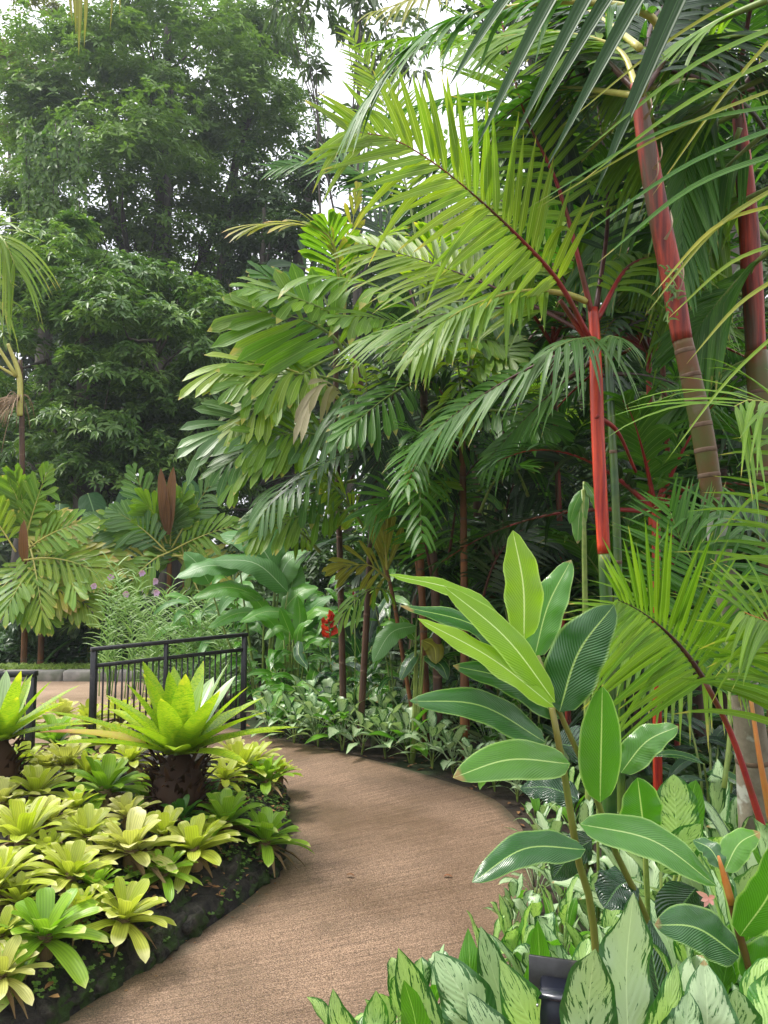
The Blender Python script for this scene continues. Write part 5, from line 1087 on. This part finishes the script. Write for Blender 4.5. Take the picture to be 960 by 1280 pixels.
# ---------------------------------------------------------------- silver aglaonemas
def agl_proto(mats, n, seed, L=.27, W=.085, h=.34, spread=(18, 62)):
    rnd = random.Random(seed); t = empty('aglaonema', (0, 0, -50)); org = np.zeros(3)
    for k in range(3):
        mb = MB(); a = rnd.uniform(0, 6.28); tube(mb, spline([(0, 0, -.02), (math.cos(a) * .03, math.sin(a) * .03, h * .6)], 4), .008, 6); mb.build('cane', M['rach_green'], t, org)
    for i in range(n):
        f = i / (n - 1); a = R(i * 137.5 + rnd.uniform(-20, 20)); tilt = R(spread[1] * (1 - f) + spread[0] * f + rnd.uniform(-8, 8))
        d = np.array([math.cos(a) * math.sin(tilt), math.sin(a) * math.sin(tilt), math.cos(tilt)])
        p0 = np.array([math.cos(a) * .02, math.sin(a) * .02, h * (.25 + .6 * f)]); pl = rnd.uniform(.09, .15); p1 = p0 + nrm(d + np.array([0, 0, .5])) * pl
        l = L * rnd.uniform(.8, 1.15); mb = MB()
        tube(mb, spline([p0, (p0 + p1) / 2, p1], 4), .004, 5)
        up = nrm(np.array([-d[0], -d[1], .25 + math.sin(tilt) * 1.5]))
        blade(mb, arc(p1, d, l, rnd.uniform(.15, .6), 10), up + np.array([rnd.uniform(-.35, .35), rnd.uniform(-.35, .35), 0]), W / 2 * rnd.uniform(.7, 1.15), 'aglao', 5, rnd.uniform(.1, .4), wave=rnd.uniform(.06, .2), wf=rnd.uniform(9, 16), ph=rnd.random() * 6)
        mt = mats[0] if rnd.random() > .25 else mats[1]
        mb.build('leaf', M[mt], t, org)
    remember(t); return t
AGL = [agl_proto(('agl', 'agl_under'), 13, 1), agl_proto(('agl_pale', 'agl_under'), 11, 2, L=.30, W=.095), agl_proto(('agl_pale', 'agl'), 14, 3, h=.30)]
AGY = [agl_proto(('agl_yel', 'agl_pale'), 13, 4), agl_proto(('agl_yel', 'agl_under'), 12, 5, L=.30, W=.085, h=.38, spread=(10, 45)), agl_proto(('agl', 'agl_under'), 13, 6, L=.31, W=.09, h=.38, spread=(10, 42))]
AGF = [agl_proto(('agl_pale', 'agl' if q else 'agl_under'), 17, 11 + q, L=.34, W=.115, h=.26, spread=(18, 78)) for q in range(3)]
def put(px, py, Y, protos, k, lb, grp, sx=1.0):
    tp_ = P(px, py, Y); c = copy_tree(protos[k % len(protos)]); hz = max(.25, tp_.z) / .62
    c.location = (tp_.x, tp_.y, 0); s = min(1.5, hz); c.scale = (s * sx, s * sx, s); c.rotation_euler = (random.uniform(-.08, .08), random.uniform(-.08, .08), random.uniform(0, 6.28))
    tag(c, lb, 'aglaonema', grp); return c
ordn = ['first', 'second', 'third', 'fourth', 'fifth', 'sixth', 'seventh', 'eighth', 'ninth', 'tenth', 'eleventh', 'twelfth', 'thirteenth', 'fourteenth']
rowA = [(338, 852, 7.5), (368, 858, 7.3), (398, 850, 7.2), (428, 856, 7.05), (452, 862, 6.9), (482, 866, 6.75), (512, 870, 6.6), (540, 876, 6.4), (566, 890, 6.25)]
rowB = [(352, 836, 8.0), (385, 832, 7.9), (415, 834, 7.7), (446, 834, 7.6), (478, 842, 7.4), (508, 846, 7.2), (540, 850, 7.0), (575, 860, 6.8), (610, 868, 6.6), (640, 876, 6.4)]
rowC = [(592, 908, 6.0), (618, 918, 5.75), (646, 928, 5.5), (668, 940, 5.2), (640, 900, 6.1), (672, 905, 5.9), (700, 910, 5.6)]
rowD = [(672, 985, 4.4), (690, 1005, 4.0), (668, 1040, 3.75), (700, 1050, 3.5), (730, 990, 4.2), (640, 1098, 3.35), (672, 1100, 3.15), (705, 1104, 3.0), (742, 1080, 3.2), (770, 1040, 3.5), (715, 960, 4.7)]
for i, q in enumerate(rowA): put(*q, AGF, i, f'{ordn[i]} silver leaved plant from the railing in the front row along the far path edge', 'silver aglaonemas along the far path edge')
for i, q in enumerate(rowB): put(*q, AGF, i + 1, f'{ordn[i]} silver leaved plant from the railing in the back row of the far bed', 'silver aglaonemas along the far path edge')
for i, q in enumerate(rowC): put(*q, AGF, i + 2, f'{ordn[i]} silver plant in the patch behind the left tips of the big ginger leaves', 'silver aglaonemas along the far path edge', .9)
for i, q in enumerate(rowD): put(*q, AGY if i > 4 else AGL, i, f'{ordn[i]} silver green plant under the big ginger, counting from the far end', 'silver aglaonemas under the ginger')
rowE = [(448, 1238, 2.25), (492, 1212, 2.3), (530, 1196, 2.4), (572, 1166, 2.55), (604, 1150, 2.7), (560, 1232, 2.1), (620, 1180, 2.3), (650, 1130, 2.7), (690, 1140, 2.5), (650, 1190, 2.1), (500, 1262, 1.95), (730, 1150, 2.3), (700, 1185, 2.1), (770, 1140, 2.5)]
elab = ['at the left end of the near patch beside the path', 'second from the left end of the near patch', 'third from the left end of the near patch', 'standing highest on the path side of the near patch', 'just below the low left ginger leaf', 'in front, left of the black lamp',
        'directly left of the black lamp', 'below the dark left ginger leaf, behind the lamp', 'beside the left ginger cane behind the lamp', 'just behind the black lamp to its left', 'lowest one at the bottom edge, near the path', 'between the ginger canes above the lamp', 'directly behind the black lamp', 'behind the right ginger cane']
for i, q in enumerate(rowE): put(*q, AGY, i, 'lime and silver variegated plant ' + elab[i], 'near variegated aglaonemas')
rowF = [(895, 1005, 2.7), (930, 1000, 2.6), (965, 1010, 2.5), (880, 1045, 2.3), (930, 1060, 2.2), (972, 1080, 2.0), (850, 1085, 2.2), (820, 1150, 1.95), (890, 1160, 2.0), (955, 1180, 1.75), (905, 1215, 1.6), (800, 1010, 3.0), (850, 1000, 3.1), (960, 960, 3.2), (900, 960, 3.4)]
flab = ['below the foot of the pale ringed trunk', 'right of the one below the ringed trunk', 'at the right edge beside the crimson leafstalk', 'below the round leaved plant', 'behind the reddish ginger cane', 'at the right edge behind the small ginger', 'beside the long drooping ginger leaf', 'under the drooping ginger leaf tip',
        'behind the small ginger leaf that points left', 'in the bottom right corner', 'in front of the reddish cane at the bottom', 'behind the rounded ribbed leaf', 'just behind the round leaved plant', 'at the right edge in the back of the bed', 'in the back of the bed left of the crimson stalk']
for i, q in enumerate(rowF): put(*q, AGL if i % 2 else AGY, i, 'pale silver green variegated plant ' + flab[i], 'right hand variegated aglaonemas')
# three large near plants with their leaves set one by one
ha = empty('aglaonema', (P(790, 1280, 1.55).x, 1.6, 0), 'large silver marbled plant in front, right of the black lamp', 'aglaonema', 'near variegated aglaonemas')
hb = empty('aglaonema', (P(610, 1280, 1.75).x, 1.8, 0), 'large silver marbled plant in front, left of the black lamp', 'aglaonema', 'near variegated aglaonemas')
def hleaf(t, bx, by, tx, ty, w_, Y, mat, N=None, bow=(0, 0)):
    bigleaf(t, (bx, by, Y), (tx, ty, Y + random.uniform(-.05, .08)), w_, mat, N or (random.uniform(-.6, .6), -1, random.uniform(0, .5)), (random.uniform(-10, 10), 0), wave=random.uniform(.06, .14), wf=random.uniform(9, 18), prof='aglao', fold=random.uniform(.12, .4), nseg=16, bowY=random.uniform(-.04, .03))
    mb = MB(); r0 = np.array(t.location); tube(mb, spline([r0, r0 + (np.array(P(bx, by, Y)) - r0) * .6 + np.array([0, 0, .05]), np.array(P(bx, by, Y))], 8), .006, 6); mb.build('leafstalk', M['rach_green'], t, r0)
for q in [(785, 1300, 792, 1116, 84, 1.50, 'agl_pale'), (738, 1330, 744, 1186, 66, 1.45, 'agl'), (812, 1320, 846, 1204, 48, 1.42, 'agl_yel'), (884, 1330, 880, 1200, 66, 1.48, 'agl_pale'), (925, 1330, 920, 1236, 60, 1.5, 'agl'),
          (848, 1300, 812, 1150, 50, 1.62, 'gin_deep'), (950, 1310, 985, 1190, 66, 1.5, 'agl_yel'), (845, 1340, 862, 1240, 55, 1.36, 'agl')]: hleaf(ha, *q)
for q in [(606, 1310, 543, 1190, 62, 1.70, 'agl'), (690, 1320, 625, 1199, 60, 1.62, 'agl_yel'), (640, 1290, 601, 1158, 44, 1.85, 'agl'), (560, 1320, 498, 1185, 44, 1.85, 'agl_yel'), (520, 1330, 505, 1225, 34, 1.75, 'agl_under'), (470, 1320, 470, 1238, 36, 1.85, 'agl_yel'),
          (450, 1320, 416, 1236, 34, 1.9, 'agl_yel'), (590, 1280, 585, 1160, 34, 1.95, 'agl_under'), (655, 1290, 672, 1150, 34, 1.9, 'agl_under'), (640, 1330, 585, 1240, 50, 1.55, 'agl')]: hleaf(hb, *q)

# black garden spot lamp
c = P(692, 1244, 1.62); t = empty('garden_lamp', (c.x, c.y, 0), 'black square garden spot lamp standing among the variegated leaves at the bottom', 'lamp')
ox = np.array((c.x, c.y, 0))
mb = MB(); tube(mb, [(c.x, c.y + .03, -.05), (c.x, c.y + .03, c.z - .04)], .012, 8); mb.build('post', M['black_metal'], t, ox)
rot = Matrix.Rotation(R(-16), 3, 'Z') @ Matrix.Rotation(R(14), 3, 'X')
def frustum(w0, d0, w1, d1, z0, z1, dy=0.0):
    V = np.array([(sx * w0 / 2, sy * d0 / 2, z0) for sx, sy in ((-1, -1), (1, -1), (1, 1), (-1, 1))] + [(sx * w1 / 2, sy * d1 / 2 + dy, z1) for sx, sy in ((-1, -1), (1, -1), (1, 1), (-1, 1))])
    m_ = MB(); m_.add(V, [(0, 3, 2, 1), (4, 5, 6, 7), (0, 1, 5, 4), (1, 2, 6, 5), (2, 3, 7, 6), (3, 0, 4, 7)]); return m_
hs = frustum(.088, .080, .066, .052, -.07, .030, .008).build('housing', M['black_plastic'], t, np.zeros(3), smooth=False); hs.location = Vector((.006, -.01, c.z - .012)); hs.rotation_euler = rot.to_euler()
mb = MB(); box(mb, (-.006, .040, .018), (.108, .008, .085), np.array(Matrix.Rotation(R(-22), 3, 'X')), bev=.001); mb.build('back_plate', M['black_metal'], hs, np.zeros(3), smooth=False)
frustum(.070, .056, .060, .046, .0305, .034, .008).build('glass', M['panel_glass'], hs, np.zeros(3), smooth=False)
for sx in (-1,):
    mb = MB(); tube(mb, [(sx * .036, -.046, .030), (sx * .036, -.041, .030)], .0025, 8); mb.build('screw', M['steel'], hs, np.zeros(3))

# ---------------------------------------------------------------- broad leaved plants beyond the railing
def banana(label, px, py0, Y, leaves, cat='plant', name='broad_leaf_plant', grp=None, stem_mat='rach_green'):
    b = base_at(px, Y); t = empty(name, b, label, cat, grp); o = np.array(b)
    for (tx, ty, bx, by, w_, mt, dY, bow) in leaves:
        bigleaf(t, (bx, by, Y + dY * .3), (tx, ty, Y + dY), w_, mt, (random.uniform(-.15, .15), -.65, .8), (bow[0], bow[1]), wave=.07, wf=26, fold=.15, prof='ginger', nseg=14)
        mb = MB(); tube(mb, spline([o, o * .4 + np.array(P(bx, by + 25, Y)) * .6, np.array(P(bx, by, Y + dY * .3))], 8), lerp_r(8, .022, .008), 6); mb.build('leafstalk', M[stem_mat], t, o)
    return t
banana('cardamom like plant with long wavy pale green leaves spreading to the left, beyond the railing', 330, 0, 8.9, [
    (220, 722, 300, 712, 34, 'heli', -.3, (0, -10)), (240, 748, 330, 748, 30, 'heli_g', -.4, (0, -14)), (275, 668, 345, 712, 46, 'heli', .1, (8, -14)), (262, 700, 360, 740, 40, 'heli', -.2, (8, -16)), (390, 690, 345, 735, 36, 'heli', .2, (-6, -12)),
    (300, 778, 370, 770, 24, 'heli_g', -.5, (0, -10)), (425, 770, 370, 790, 22, 'heli_g', -.4, (-4, -16)), (330, 650, 350, 720, 40, 'heli', .3, (0, 0)), (260, 785, 330, 765, 24, 'heli_g', -.4, (0, -8)), (398, 735, 352, 765, 34, 'heli_g', 0, (0, -10)),
    (230, 690, 262, 730, 34, 'heli', 0, (0, -6)), (370, 700, 360, 760, 34, 'heli', .2, (0, 0)), (415, 745, 380, 790, 26, 'heli', -.2, (-6, -8)), (300, 740, 350, 790, 26, 'heli_g', -.3, (-4, -14)), (410, 810, 372, 800, 18, 'heli_g', -.4, (-2, -10)), (345, 815, 372, 790, 18, 'heli_g', -.4, (0, -10))])
banana('leafy green plant with narrow arching leaves between the railing end and the red flower', 365, 0, 8.4, [
    (330, 800, 362, 790, 14, 'heli_g', -.2, (0, -10)), (350, 760, 366, 800, 16, 'heli_g', 0, (0, 0)), (392, 775, 370, 810, 14, 'gin_mid', -.2, (-6, -8)), (405, 800, 375, 815, 14, 'gin_mid', -.3, (0, -8)), (340, 830, 365, 815, 12, 'gin_mid', -.3, (0, -8)), (372, 745, 370, 800, 18, 'heli_g', .1, (4, 0)),
    (420, 830, 380, 825, 12, 'gin_mid', -.3, (0, -8)), (385, 835, 374, 800, 14, 'gin_dark', -.3, (-6, 0)), (318, 770, 355, 800, 14, 'heli_g', -.2, (0, -10))])
banana('dark green leafy plant right of the red flower, behind the silver leaved row', 455, 0, 8.2, [
    (430, 765, 450, 810, 16, 'gin_deep', 0, (0, 0)), (470, 755, 458, 805, 18, 'gin_deep', .1, (0, 0)), (500, 780, 465, 815, 16, 'gin_deep', -.1, (-4, -8)), (410, 800, 445, 820, 14, 'gin_deep', -.2, (0, -8)), (485, 810, 462, 825, 14, 'gin_dark', -.3, (0, -8)), (440, 790, 455, 830, 16, 'gin_dark', -.2, (0, 0)),
    (425, 740, 448, 790, 20, 'gin_dark', .2, (0, 0)), (490, 740, 462, 790, 18, 'gin_dark', .2, (0, 0)), (475, 780, 458, 830, 14, 'gin_deep', -.2, (0, 0))])
banana('plant with one long arching grey green leaf left of the big ginger tips', 515, 0, 6.6, [
    (466, 828, 520, 782, 30, 'heli', -.3, (-4, -14)), (545, 830, 528, 800, 26, 'fr_olive', -.1, (6, -6)), (500, 770, 520, 800, 16, 'gin_mid', 0, (0, 0)), (560, 850, 530, 820, 20, 'gin_dark', -.1, (6, -4)), (500, 850, 522, 815, 16, 'gin_dark', -.1, (0, -4))])
banana('heart leaved climbing plant hanging in long pointed leaves left of the scarlet stem', 730, 0, 4.3, [
    (722, 680, 730, 610, 20, 'gin_mid', 0, (-2, 0)), (748, 640, 730, 602, 16, 'gin_mid', 0, (4, 0)), (712, 655, 728, 612, 14, 'heli_g', 0, (-2, 0))])
def leafy(label, px, Y, n, h, L, W, mats, seed, name='leafy_plant', spread=.35, stalks=6, grp='leafy plants filling the beds'):
    rnd = random.Random(seed); b = np.array(base_at(px, Y)); t = empty(name, tuple(b), label, 'plant', grp)
    for s_ in range(stalks):
        a = rnd.uniform(0, 6.28); top = b + np.array([math.cos(a) * spread * rnd.uniform(.4, 1), math.sin(a) * spread * .7, h * rnd.uniform(.6, 1.05)])
        S = spline([b + np.array([math.cos(a), math.sin(a), 0]) * .06, (b + top) / 2 + np.array([0, 0, .08]), top], 12); mb = MB(); tube(mb, S, lerp_r(12, .012, .005), 5); mb.build('cane', M['rach_green'], t, b)
        for k in range(n):
            f = .25 + .75 * k / (n - 1); q = f * 11; i0 = min(int(q), 10); p = S[i0] * (1 - q + i0) + S[i0 + 1] * (q - i0)
            sg = 1 if k % 2 else -1; aa = a + 1.57 * sg * rnd.uniform(.3, 1.1) + rnd.uniform(-.4, .4); e = rnd.uniform(.1, .9)
            d = np.array([math.cos(aa) * math.cos(e), math.sin(aa) * math.cos(e) - .25, math.sin(e)]); mb = MB()
            blade(mb, arc(p, d, L * rnd.uniform(.7, 1.15), rnd.uniform(.3, .7), 9), (-d[0] * .5, -.6, .8), W / 2 * rnd.uniform(.8, 1.15), 'lance', 5, .2, wave=.1, ph=rnd.random() * 6)
            mb.build('leaf', M[rnd.choice(mats)], t, b)
for q, (px, Y, n, h, L_, W_, mt, lb) in enumerate([
    (330, 8.5, 7, .9, .42, .09, ['heli_g', 'gin_mid'], 'bright green leafy plant just behind the right post of the railing'), (372, 8.1, 7, .7, .38, .08, ['gin_mid', 'heli_g'], 'green leafy plant below and left of the red flower'),
    (436, 7.9, 7, .8, .34, .07, ['gin_dark', 'gin_deep'], 'dark leafy plant right below the red flower'), (480, 7.8, 7, .9, .36, .07, ['gin_dark', 'gin_deep', 'gin_mid'], 'dark leafy plant at the foot of the olive young palm'),
    (255, 9.7, 7, 1.2, .50, .11, ['heli', 'heli_g'], 'pale broad leaved plant behind the middle of the railing'), (300, 9.9, 8, 1.5, .60, .14, ['heli', 'heli_g'], 'tall pale broad leaved plant behind the railing, right half'), (395, 9.4, 8, 1.5, .60, .13, ['heli', 'gin_mid'], 'tall broad leaved plant behind the red flower'),
    (560, 7.2, 7, .9, .34, .06, ['gin_dark', 'gin_deep'], 'dark leafy plant behind the far silver patch, left of the ginger tips'), (620, 6.9, 7, .9, .36, .06, ['gin_deep', 'gin_dark'], 'dark leafy plant in the shade behind the big ginger'),
    (800, 5.4, 7, 1.0, .36, .06, ['gin_deep', 'gin_dark'], 'dark leafy plant right of the big ginger at the foot of the thin scarlet stem'), (880, 4.6, 7, .8, .34, .06, ['gin_dark', 'gin_deep'], 'dark leafy plant beside the base of the leaning trunk'),
    (500, 7.3, 8, 1.5, .40, .06, ['gin_mid', 'gin_dark'], 'tall leafy plant closing the gap right of the olive young palm'), (590, 7.6, 8, 1.6, .40, .06, ['gin_dark', 'gin_mid'], 'tall dark leafy plant filling the shade above the left ginger tips'),
    (450, 8.6, 8, 1.7, .46, .08, ['gin_mid', 'heli_g'], 'tall leafy plant behind the scarlet flower, under the palm clump'), (660, 6.6, 8, 1.4, .38, .06, ['gin_dark', 'gin_mid'], 'tall dark leafy plant right behind the upright ginger leaf'),
    (110, 13.2, 7, 1.0, .5, .10, ['philo', 'gin_dark'], 'dark leafy plant between the two small left palms'), (60, 13.8, 7, 1.3, .5, .10, ['philo', 'gin_dark', 'gin_mid'], 'dark leafy plant behind the leftmost small palm')]):
    leafy(lb, px, Y, n, h, L_, W_, mt, 70 + q)
# big philodendron leaves in the dark behind the small palms
def philo(label, px, Y, lst):
    b = base_at(px, Y); t = empty('philodendron', b, label, 'plant'); o = np.array(b)
    for (x, y, w_, l) in lst:
        a = random.uniform(-.8, .8); bigleaf(t, (x, y + 15 - l * .3, Y), (x + math.sin(a) * l * .5, y + 15 + l * .5, Y - .4), w_ * .75, 'philo', (random.uniform(-.4, .4), -.9, .5), (0, -3), prof='heart', fold=.1, wave=.03)
        mb = MB(); tube(mb, spline([o, np.array(P(x, y + 20, Y + .3)), np.array(P(x, y + 15 - l * .3, Y))], 8), .02, 5); mb.build('leafstalk', M['rach_green'], t, o)
philo('dark heart leaved philodendron in the shade behind the left small palms', 120, 14.5, [(75, 630, 40, 50), (110, 620, 46, 60), (95, 665, 44, 56), (140, 655, 40, 60), (235, 600, 30, 50), (165, 610, 40, 60), (60, 660, 36, 60), (180, 690, 40, 50), (125, 690, 40, 50), (100, 700, 36, 44), (150, 720, 36, 44), (240, 640, 36, 50), (265, 680, 34, 46)])

# heliconia with red bracts, crimson ginger flower
t = empty('red_heliconia', tuple(P(412, 850, 8.0)), 'scarlet heliconia flower with stacked pointed bracts rising behind the silver row', 'flower'); o = np.array(t.location)
mb = MB(); tube(mb, spline(px_pts([(414, 850, 8), (413, 800, 8), (410, 772, 8)]), 8), .008, 6); mb.build('stem', M['rach_green'], t, o)
for (x0, y0, x1, y1) in ((413, 798, 404, 786), (413, 796, 419, 782), (412, 790, 404, 778), (411, 786, 417, 774), (411, 780, 405, 771), (410, 778, 416, 766), (409, 774, 411, 762)):
    mb = MB(); blade(mb, spline([P(x0, y0, 8), P((x0 + x1) / 2 + (3 if x1 > x0 else -3), (y0 + y1) / 2 + 3, 7.97), P(x1, y1, 7.95)], 6), (0, -.6, .8), .040, 'lance', 5, .9); mb.build('bract', M['red_flower'], t, o)
for (px, py, Y, s, lb) in [(741, 852, 3.2, .05, 'crimson ginger flower peeping between the two right hand ginger leaves'), (443, 742, 7.6, .045, 'small crimson flower below the olive young palm')]:
    c = P(px, py, Y); t = empty('crimson_flower', (c.x, c.y, 0), lb, 'flower'); o = np.array(t.location)
    mb = MB(); tube(mb, [(c.x, c.y, 0), (c.x + .01, c.y, c.z * .6), (c.x, c.y, c.z)], .006, 6); mb.build('stem', M['rach_green'], t, o)
    for k in range(22):
        a = R(k * 137.5); zz = (k / 22 - .5) * s * 1.6; d = np.array([math.cos(a), math.sin(a), .7])
        mb = MB(); blade(mb, arc(np.array(c) + np.array([0, 0, zz]), d, s * .55, -.1, 4), (math.cos(a), math.sin(a), -.3), s * .22, 'ovate', 3, .5); mb.build('bract', M['crimson'], t, o)

# bamboo orchids: upright grassy canes with lilac flowers
def orchid(label, px, Y, n, ptop, spread, seed, flowers):
    rnd = random.Random(seed); b = base_at(px, Y); t = empty('bamboo_orchid', b, label, 'orchid', 'bamboo orchids by the railing'); o = np.array(b)
    for k in range(n):
        x = px + rnd.uniform(-spread, spread); y = ptop + rnd.uniform(0, 60); yy = Y + rnd.uniform(-.4, .4)
        S = spline([(P(x, 700, yy).x, yy, 0), tuple(P(x + rnd.uniform(-6, 6), (y + 850) / 2, yy)), tuple(P(x + rnd.uniform(-40, 30), y, yy))], 14)
        mb = MB(); tube(mb, S, lerp_r(14, .008, .003), 4)
        for i in range(3, 14):
            for sg in (-1, 1):
                d = np.array([sg * rnd.uniform(.4, 1), rnd.uniform(-.7, .5), rnd.uniform(.5, 1.2)]); blade(mb, arc(S[i], d, rnd.uniform(.20, .38), .35, 5), (0, -.6, .8), .010, 'grass', 3, .2, var=rnd.random())
        mb.build('cane', M['grass'], t, o)
    for (fx, fy) in flowers:
        c = P(fx, fy, Y - .2); mb = MB()
        for k in range(6):
            a = k * 1.05; blade(mb, arc(np.array(c), (math.cos(a), -.4, math.sin(a)), rnd.uniform(.04, .06), .2, 4), (0, -1, 0), .022, 'ovate', 3, .15)
        mb.build('flower', M['lilac'], t, o)
orchid('bamboo orchid with lilac flowers above the left end of the railing', 165, 10.2, 22, 700, 40, 3, [(118, 732), (139, 721), (178, 716), (195, 726), (196, 740), (158, 742)])
orchid('bamboo orchid without flowers behind the middle of the railing', 225, 9.6, 22, 735, 38, 4, [])
orchid('low bamboo orchid at the right half of the railing', 275, 9.4, 16, 770, 35, 6, [])

# shrubs and border grass beyond the plaza
tree('shrub', 'dark small leaved shrub beyond the kerb, left one of two', base_at(68, 13.2), [blob(60, 772, 13.2, 38, 28), blob(95, 762, 13.3, 30, 26), blob(30, 780, 13.4, 25, 22)], 'shrub', 150, .12, 6, .5, .2, .03, seed=61, limbs=2, cat='shrub')
tree('shrub', 'dark small leaved shrub beyond the kerb, next to the railing', base_at(135, 13.1), [blob(135, 775, 13.1, 34, 26), blob(110, 772, 13.2, 26, 26), blob(165, 775, 13.2, 26, 26)], 'shrub', 150, .12, 6, .5, .2, .03, seed=62, limbs=2, cat='shrub')
def grass_patch(label, boxes, n, h, mat, w_=.006, seed=1, name='border_grass'):
    rnd = random.Random(seed); mb = MB()
    for (x0, x1, y0, y1, z) in boxes:
        for k in range(n):
            c = np.array([rnd.uniform(x0, x1), rnd.uniform(y0, y1), z])
            for j in range(5):
                a = rnd.uniform(0, 6.28); d = np.array([math.cos(a) * .6, math.sin(a) * .6, 1]); blade(mb, arc(c, d, h * rnd.uniform(.7, 1.2), .55, 5), (-d[0], -d[1], .4), w_, 'grass', 3, .2, var=rnd.random())
    tag(mb.build(name, M[mat]), label, 'grass', kind='stuff')
grass_patch('tufted pale green border grass behind the stone kerb', [(-6.6, -5.0, 11.68, 12.1, 0.03), (-5.0, -3.5, 11.68, 12.1, 0.03), (-8, -6.6, 11.68, 12.1, 0.03)], 300, .46, 'grass_pale', .013)
grass_patch('scattered mossy weeds on the soil at the far path edge', [(-1.2, -.4, 7.35, 7.9, 0)], 140, .035, 'vine', .005, 2, 'moss_weeds')
# low dark ground planting closing the floor under the palms
rng = np.random.default_rng(5)
def cover(name, label, n, fx, mat, size, z0=.05, z1=.35, nl=6, lw=.4):
    pos = np.array([fx() for _ in range(n)]); pos = pos[[not (-9 < p[0] < -1.3 and p[1] < 12.1) for p in pos]]
    pos[:, 2] = rng.uniform(z0, z1, len(pos)); mb = MB(); rosettes(mb, pos, np.tile([0, -.3, 1.], (len(pos), 1)), size, nl, lw, .3)
    tag(mb.build(name, M[mat]), label, 'ground cover', kind='stuff')
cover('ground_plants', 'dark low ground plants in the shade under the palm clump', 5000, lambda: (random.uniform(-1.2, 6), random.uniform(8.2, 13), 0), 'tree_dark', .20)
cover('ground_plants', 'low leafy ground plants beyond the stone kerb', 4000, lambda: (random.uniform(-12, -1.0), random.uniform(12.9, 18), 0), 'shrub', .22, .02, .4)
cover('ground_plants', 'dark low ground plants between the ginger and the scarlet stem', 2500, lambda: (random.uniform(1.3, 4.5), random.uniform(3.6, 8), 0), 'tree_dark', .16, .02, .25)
cover('ground_plants', 'green low plants behind the railing', 1800, lambda: (random.uniform(-2.2, -.6), random.uniform(8.6, 12.5), 0) if random.random() < 2 else None, 'tree_mid', .18, .02, .35) if False else None
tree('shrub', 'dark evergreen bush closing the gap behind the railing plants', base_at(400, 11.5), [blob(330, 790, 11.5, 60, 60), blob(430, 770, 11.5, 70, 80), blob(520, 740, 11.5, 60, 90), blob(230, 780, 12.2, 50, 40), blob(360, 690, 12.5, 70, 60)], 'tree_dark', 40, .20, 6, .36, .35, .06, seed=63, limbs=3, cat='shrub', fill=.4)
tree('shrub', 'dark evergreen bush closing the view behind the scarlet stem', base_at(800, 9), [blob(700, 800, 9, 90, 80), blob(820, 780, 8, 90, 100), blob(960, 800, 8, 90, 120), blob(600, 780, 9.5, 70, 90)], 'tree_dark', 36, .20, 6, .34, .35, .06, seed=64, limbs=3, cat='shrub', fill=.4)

# fallen leaves on the path
for (px, py, lb) in [(113, 0, ''), (438, 1096, 'tiny dark dead leaf on the path near the ginger'), (228, 1170, 'orange brown fallen leaf on the rock lip by the path'), (560, 1097, 'small dry leaf lying on the middle of the path'), (190, 768, '')]:
    if not lb: continue
    c = on_surface(px, py, lambda x, y: .016, 0, 2, 12); mb = MB()
    blade(mb, spline([c + Vector((-.025, .004, .004)), c + Vector((0, 0, .012)), c + Vector((.025, -.006, .004))], 6), (0, 0, 1), .010, 'ovate', 3, .4)
    tag(mb.build('fallen_leaf', M['litter'], None, tuple(c)), lb, 'fallen leaf', 'fallen leaves')

# dead leaf bits and crumbs on the rock lip and along the path edges
rnd = random.Random(12); mb = MB()
for q in range(1500):
    r_ = rnd.random()
    if r_ < .55:
        i = rnd.randint(25, 100); d = abs(rnd.gauss(0, .22)) + .03; p = LE[i] + np.array([-T_[i, 1], T_[i, 0], 0]) * d; p[2] = np.interp(d, HD, HZ) + .03; s_ = rnd.uniform(.012, .04)
    elif r_ < .8:
        i = rnd.randint(30, 110); E, sg = (LE, -1) if rnd.random() < .4 else (RE, -1); TT = nrows(np.gradient(E, axis=0)); d = abs(rnd.gauss(0, .05)) * (1 if E is RE else -1)
        p = E[i] + np.array([-TT[i, 1], TT[i, 0], 0]) * d; p[2] = .016; s_ = rnd.uniform(.004, .014)
    else:
        i = rnd.randint(30, 110); TT = nrows(np.gradient(RE, axis=0)); p = RE[i] - np.array([-TT[i, 1], TT[i, 0], 0]) * rnd.uniform(.02, .5); p[2] = .01; s_ = rnd.uniform(.015, .05)
    a = rnd.uniform(0, 6.28); d3 = np.array([math.cos(a), math.sin(a), rnd.uniform(-.1, .3)])
    blade(mb, arc(p, d3, s_ * 1.6, .1, 4), (0, 0, 1), s_ * .3, 'lance', 3, .4, wave=.3, var=rnd.random())
tag(mb.build('leaf_litter', M['litter']), 'brown dead leaf bits scattered on the rock edging and path margins', 'leaf litter', kind='stuff')

# remove the prototypes the copies were made from
def purge(o):
    for c in list(o.children): purge(c)
    bpy.data.objects.remove(o)
for L_ in list(PRO.values()) + [AGL, AGY, AGF]:
    for o in L_: purge(o)

# ---------------------------------------------------------------- humid air over the whole garden
mb = MB(); box(mb, (0, 45, 13.5), (176, 126, 29.5))
hz = mb.build('haze', M['soil'], smooth=False); tag(hz, 'thin humid haze filling the garden air', 'haze', kind='stuff')
m, t = nodes('humid_air'); v = nd(t, 'ShaderNodeVolumePrincipled'); v.inputs['Color'].default_value = (.86, .93, 1, 1); v.inputs['Density'].default_value = .0011; v.inputs['Anisotropy'].default_value = .3
o = nd(t, 'ShaderNodeOutputMaterial'); t.links.new(v.outputs[0], o.inputs['Volume']); hz.data.materials.clear(); hz.data.materials.append(m)
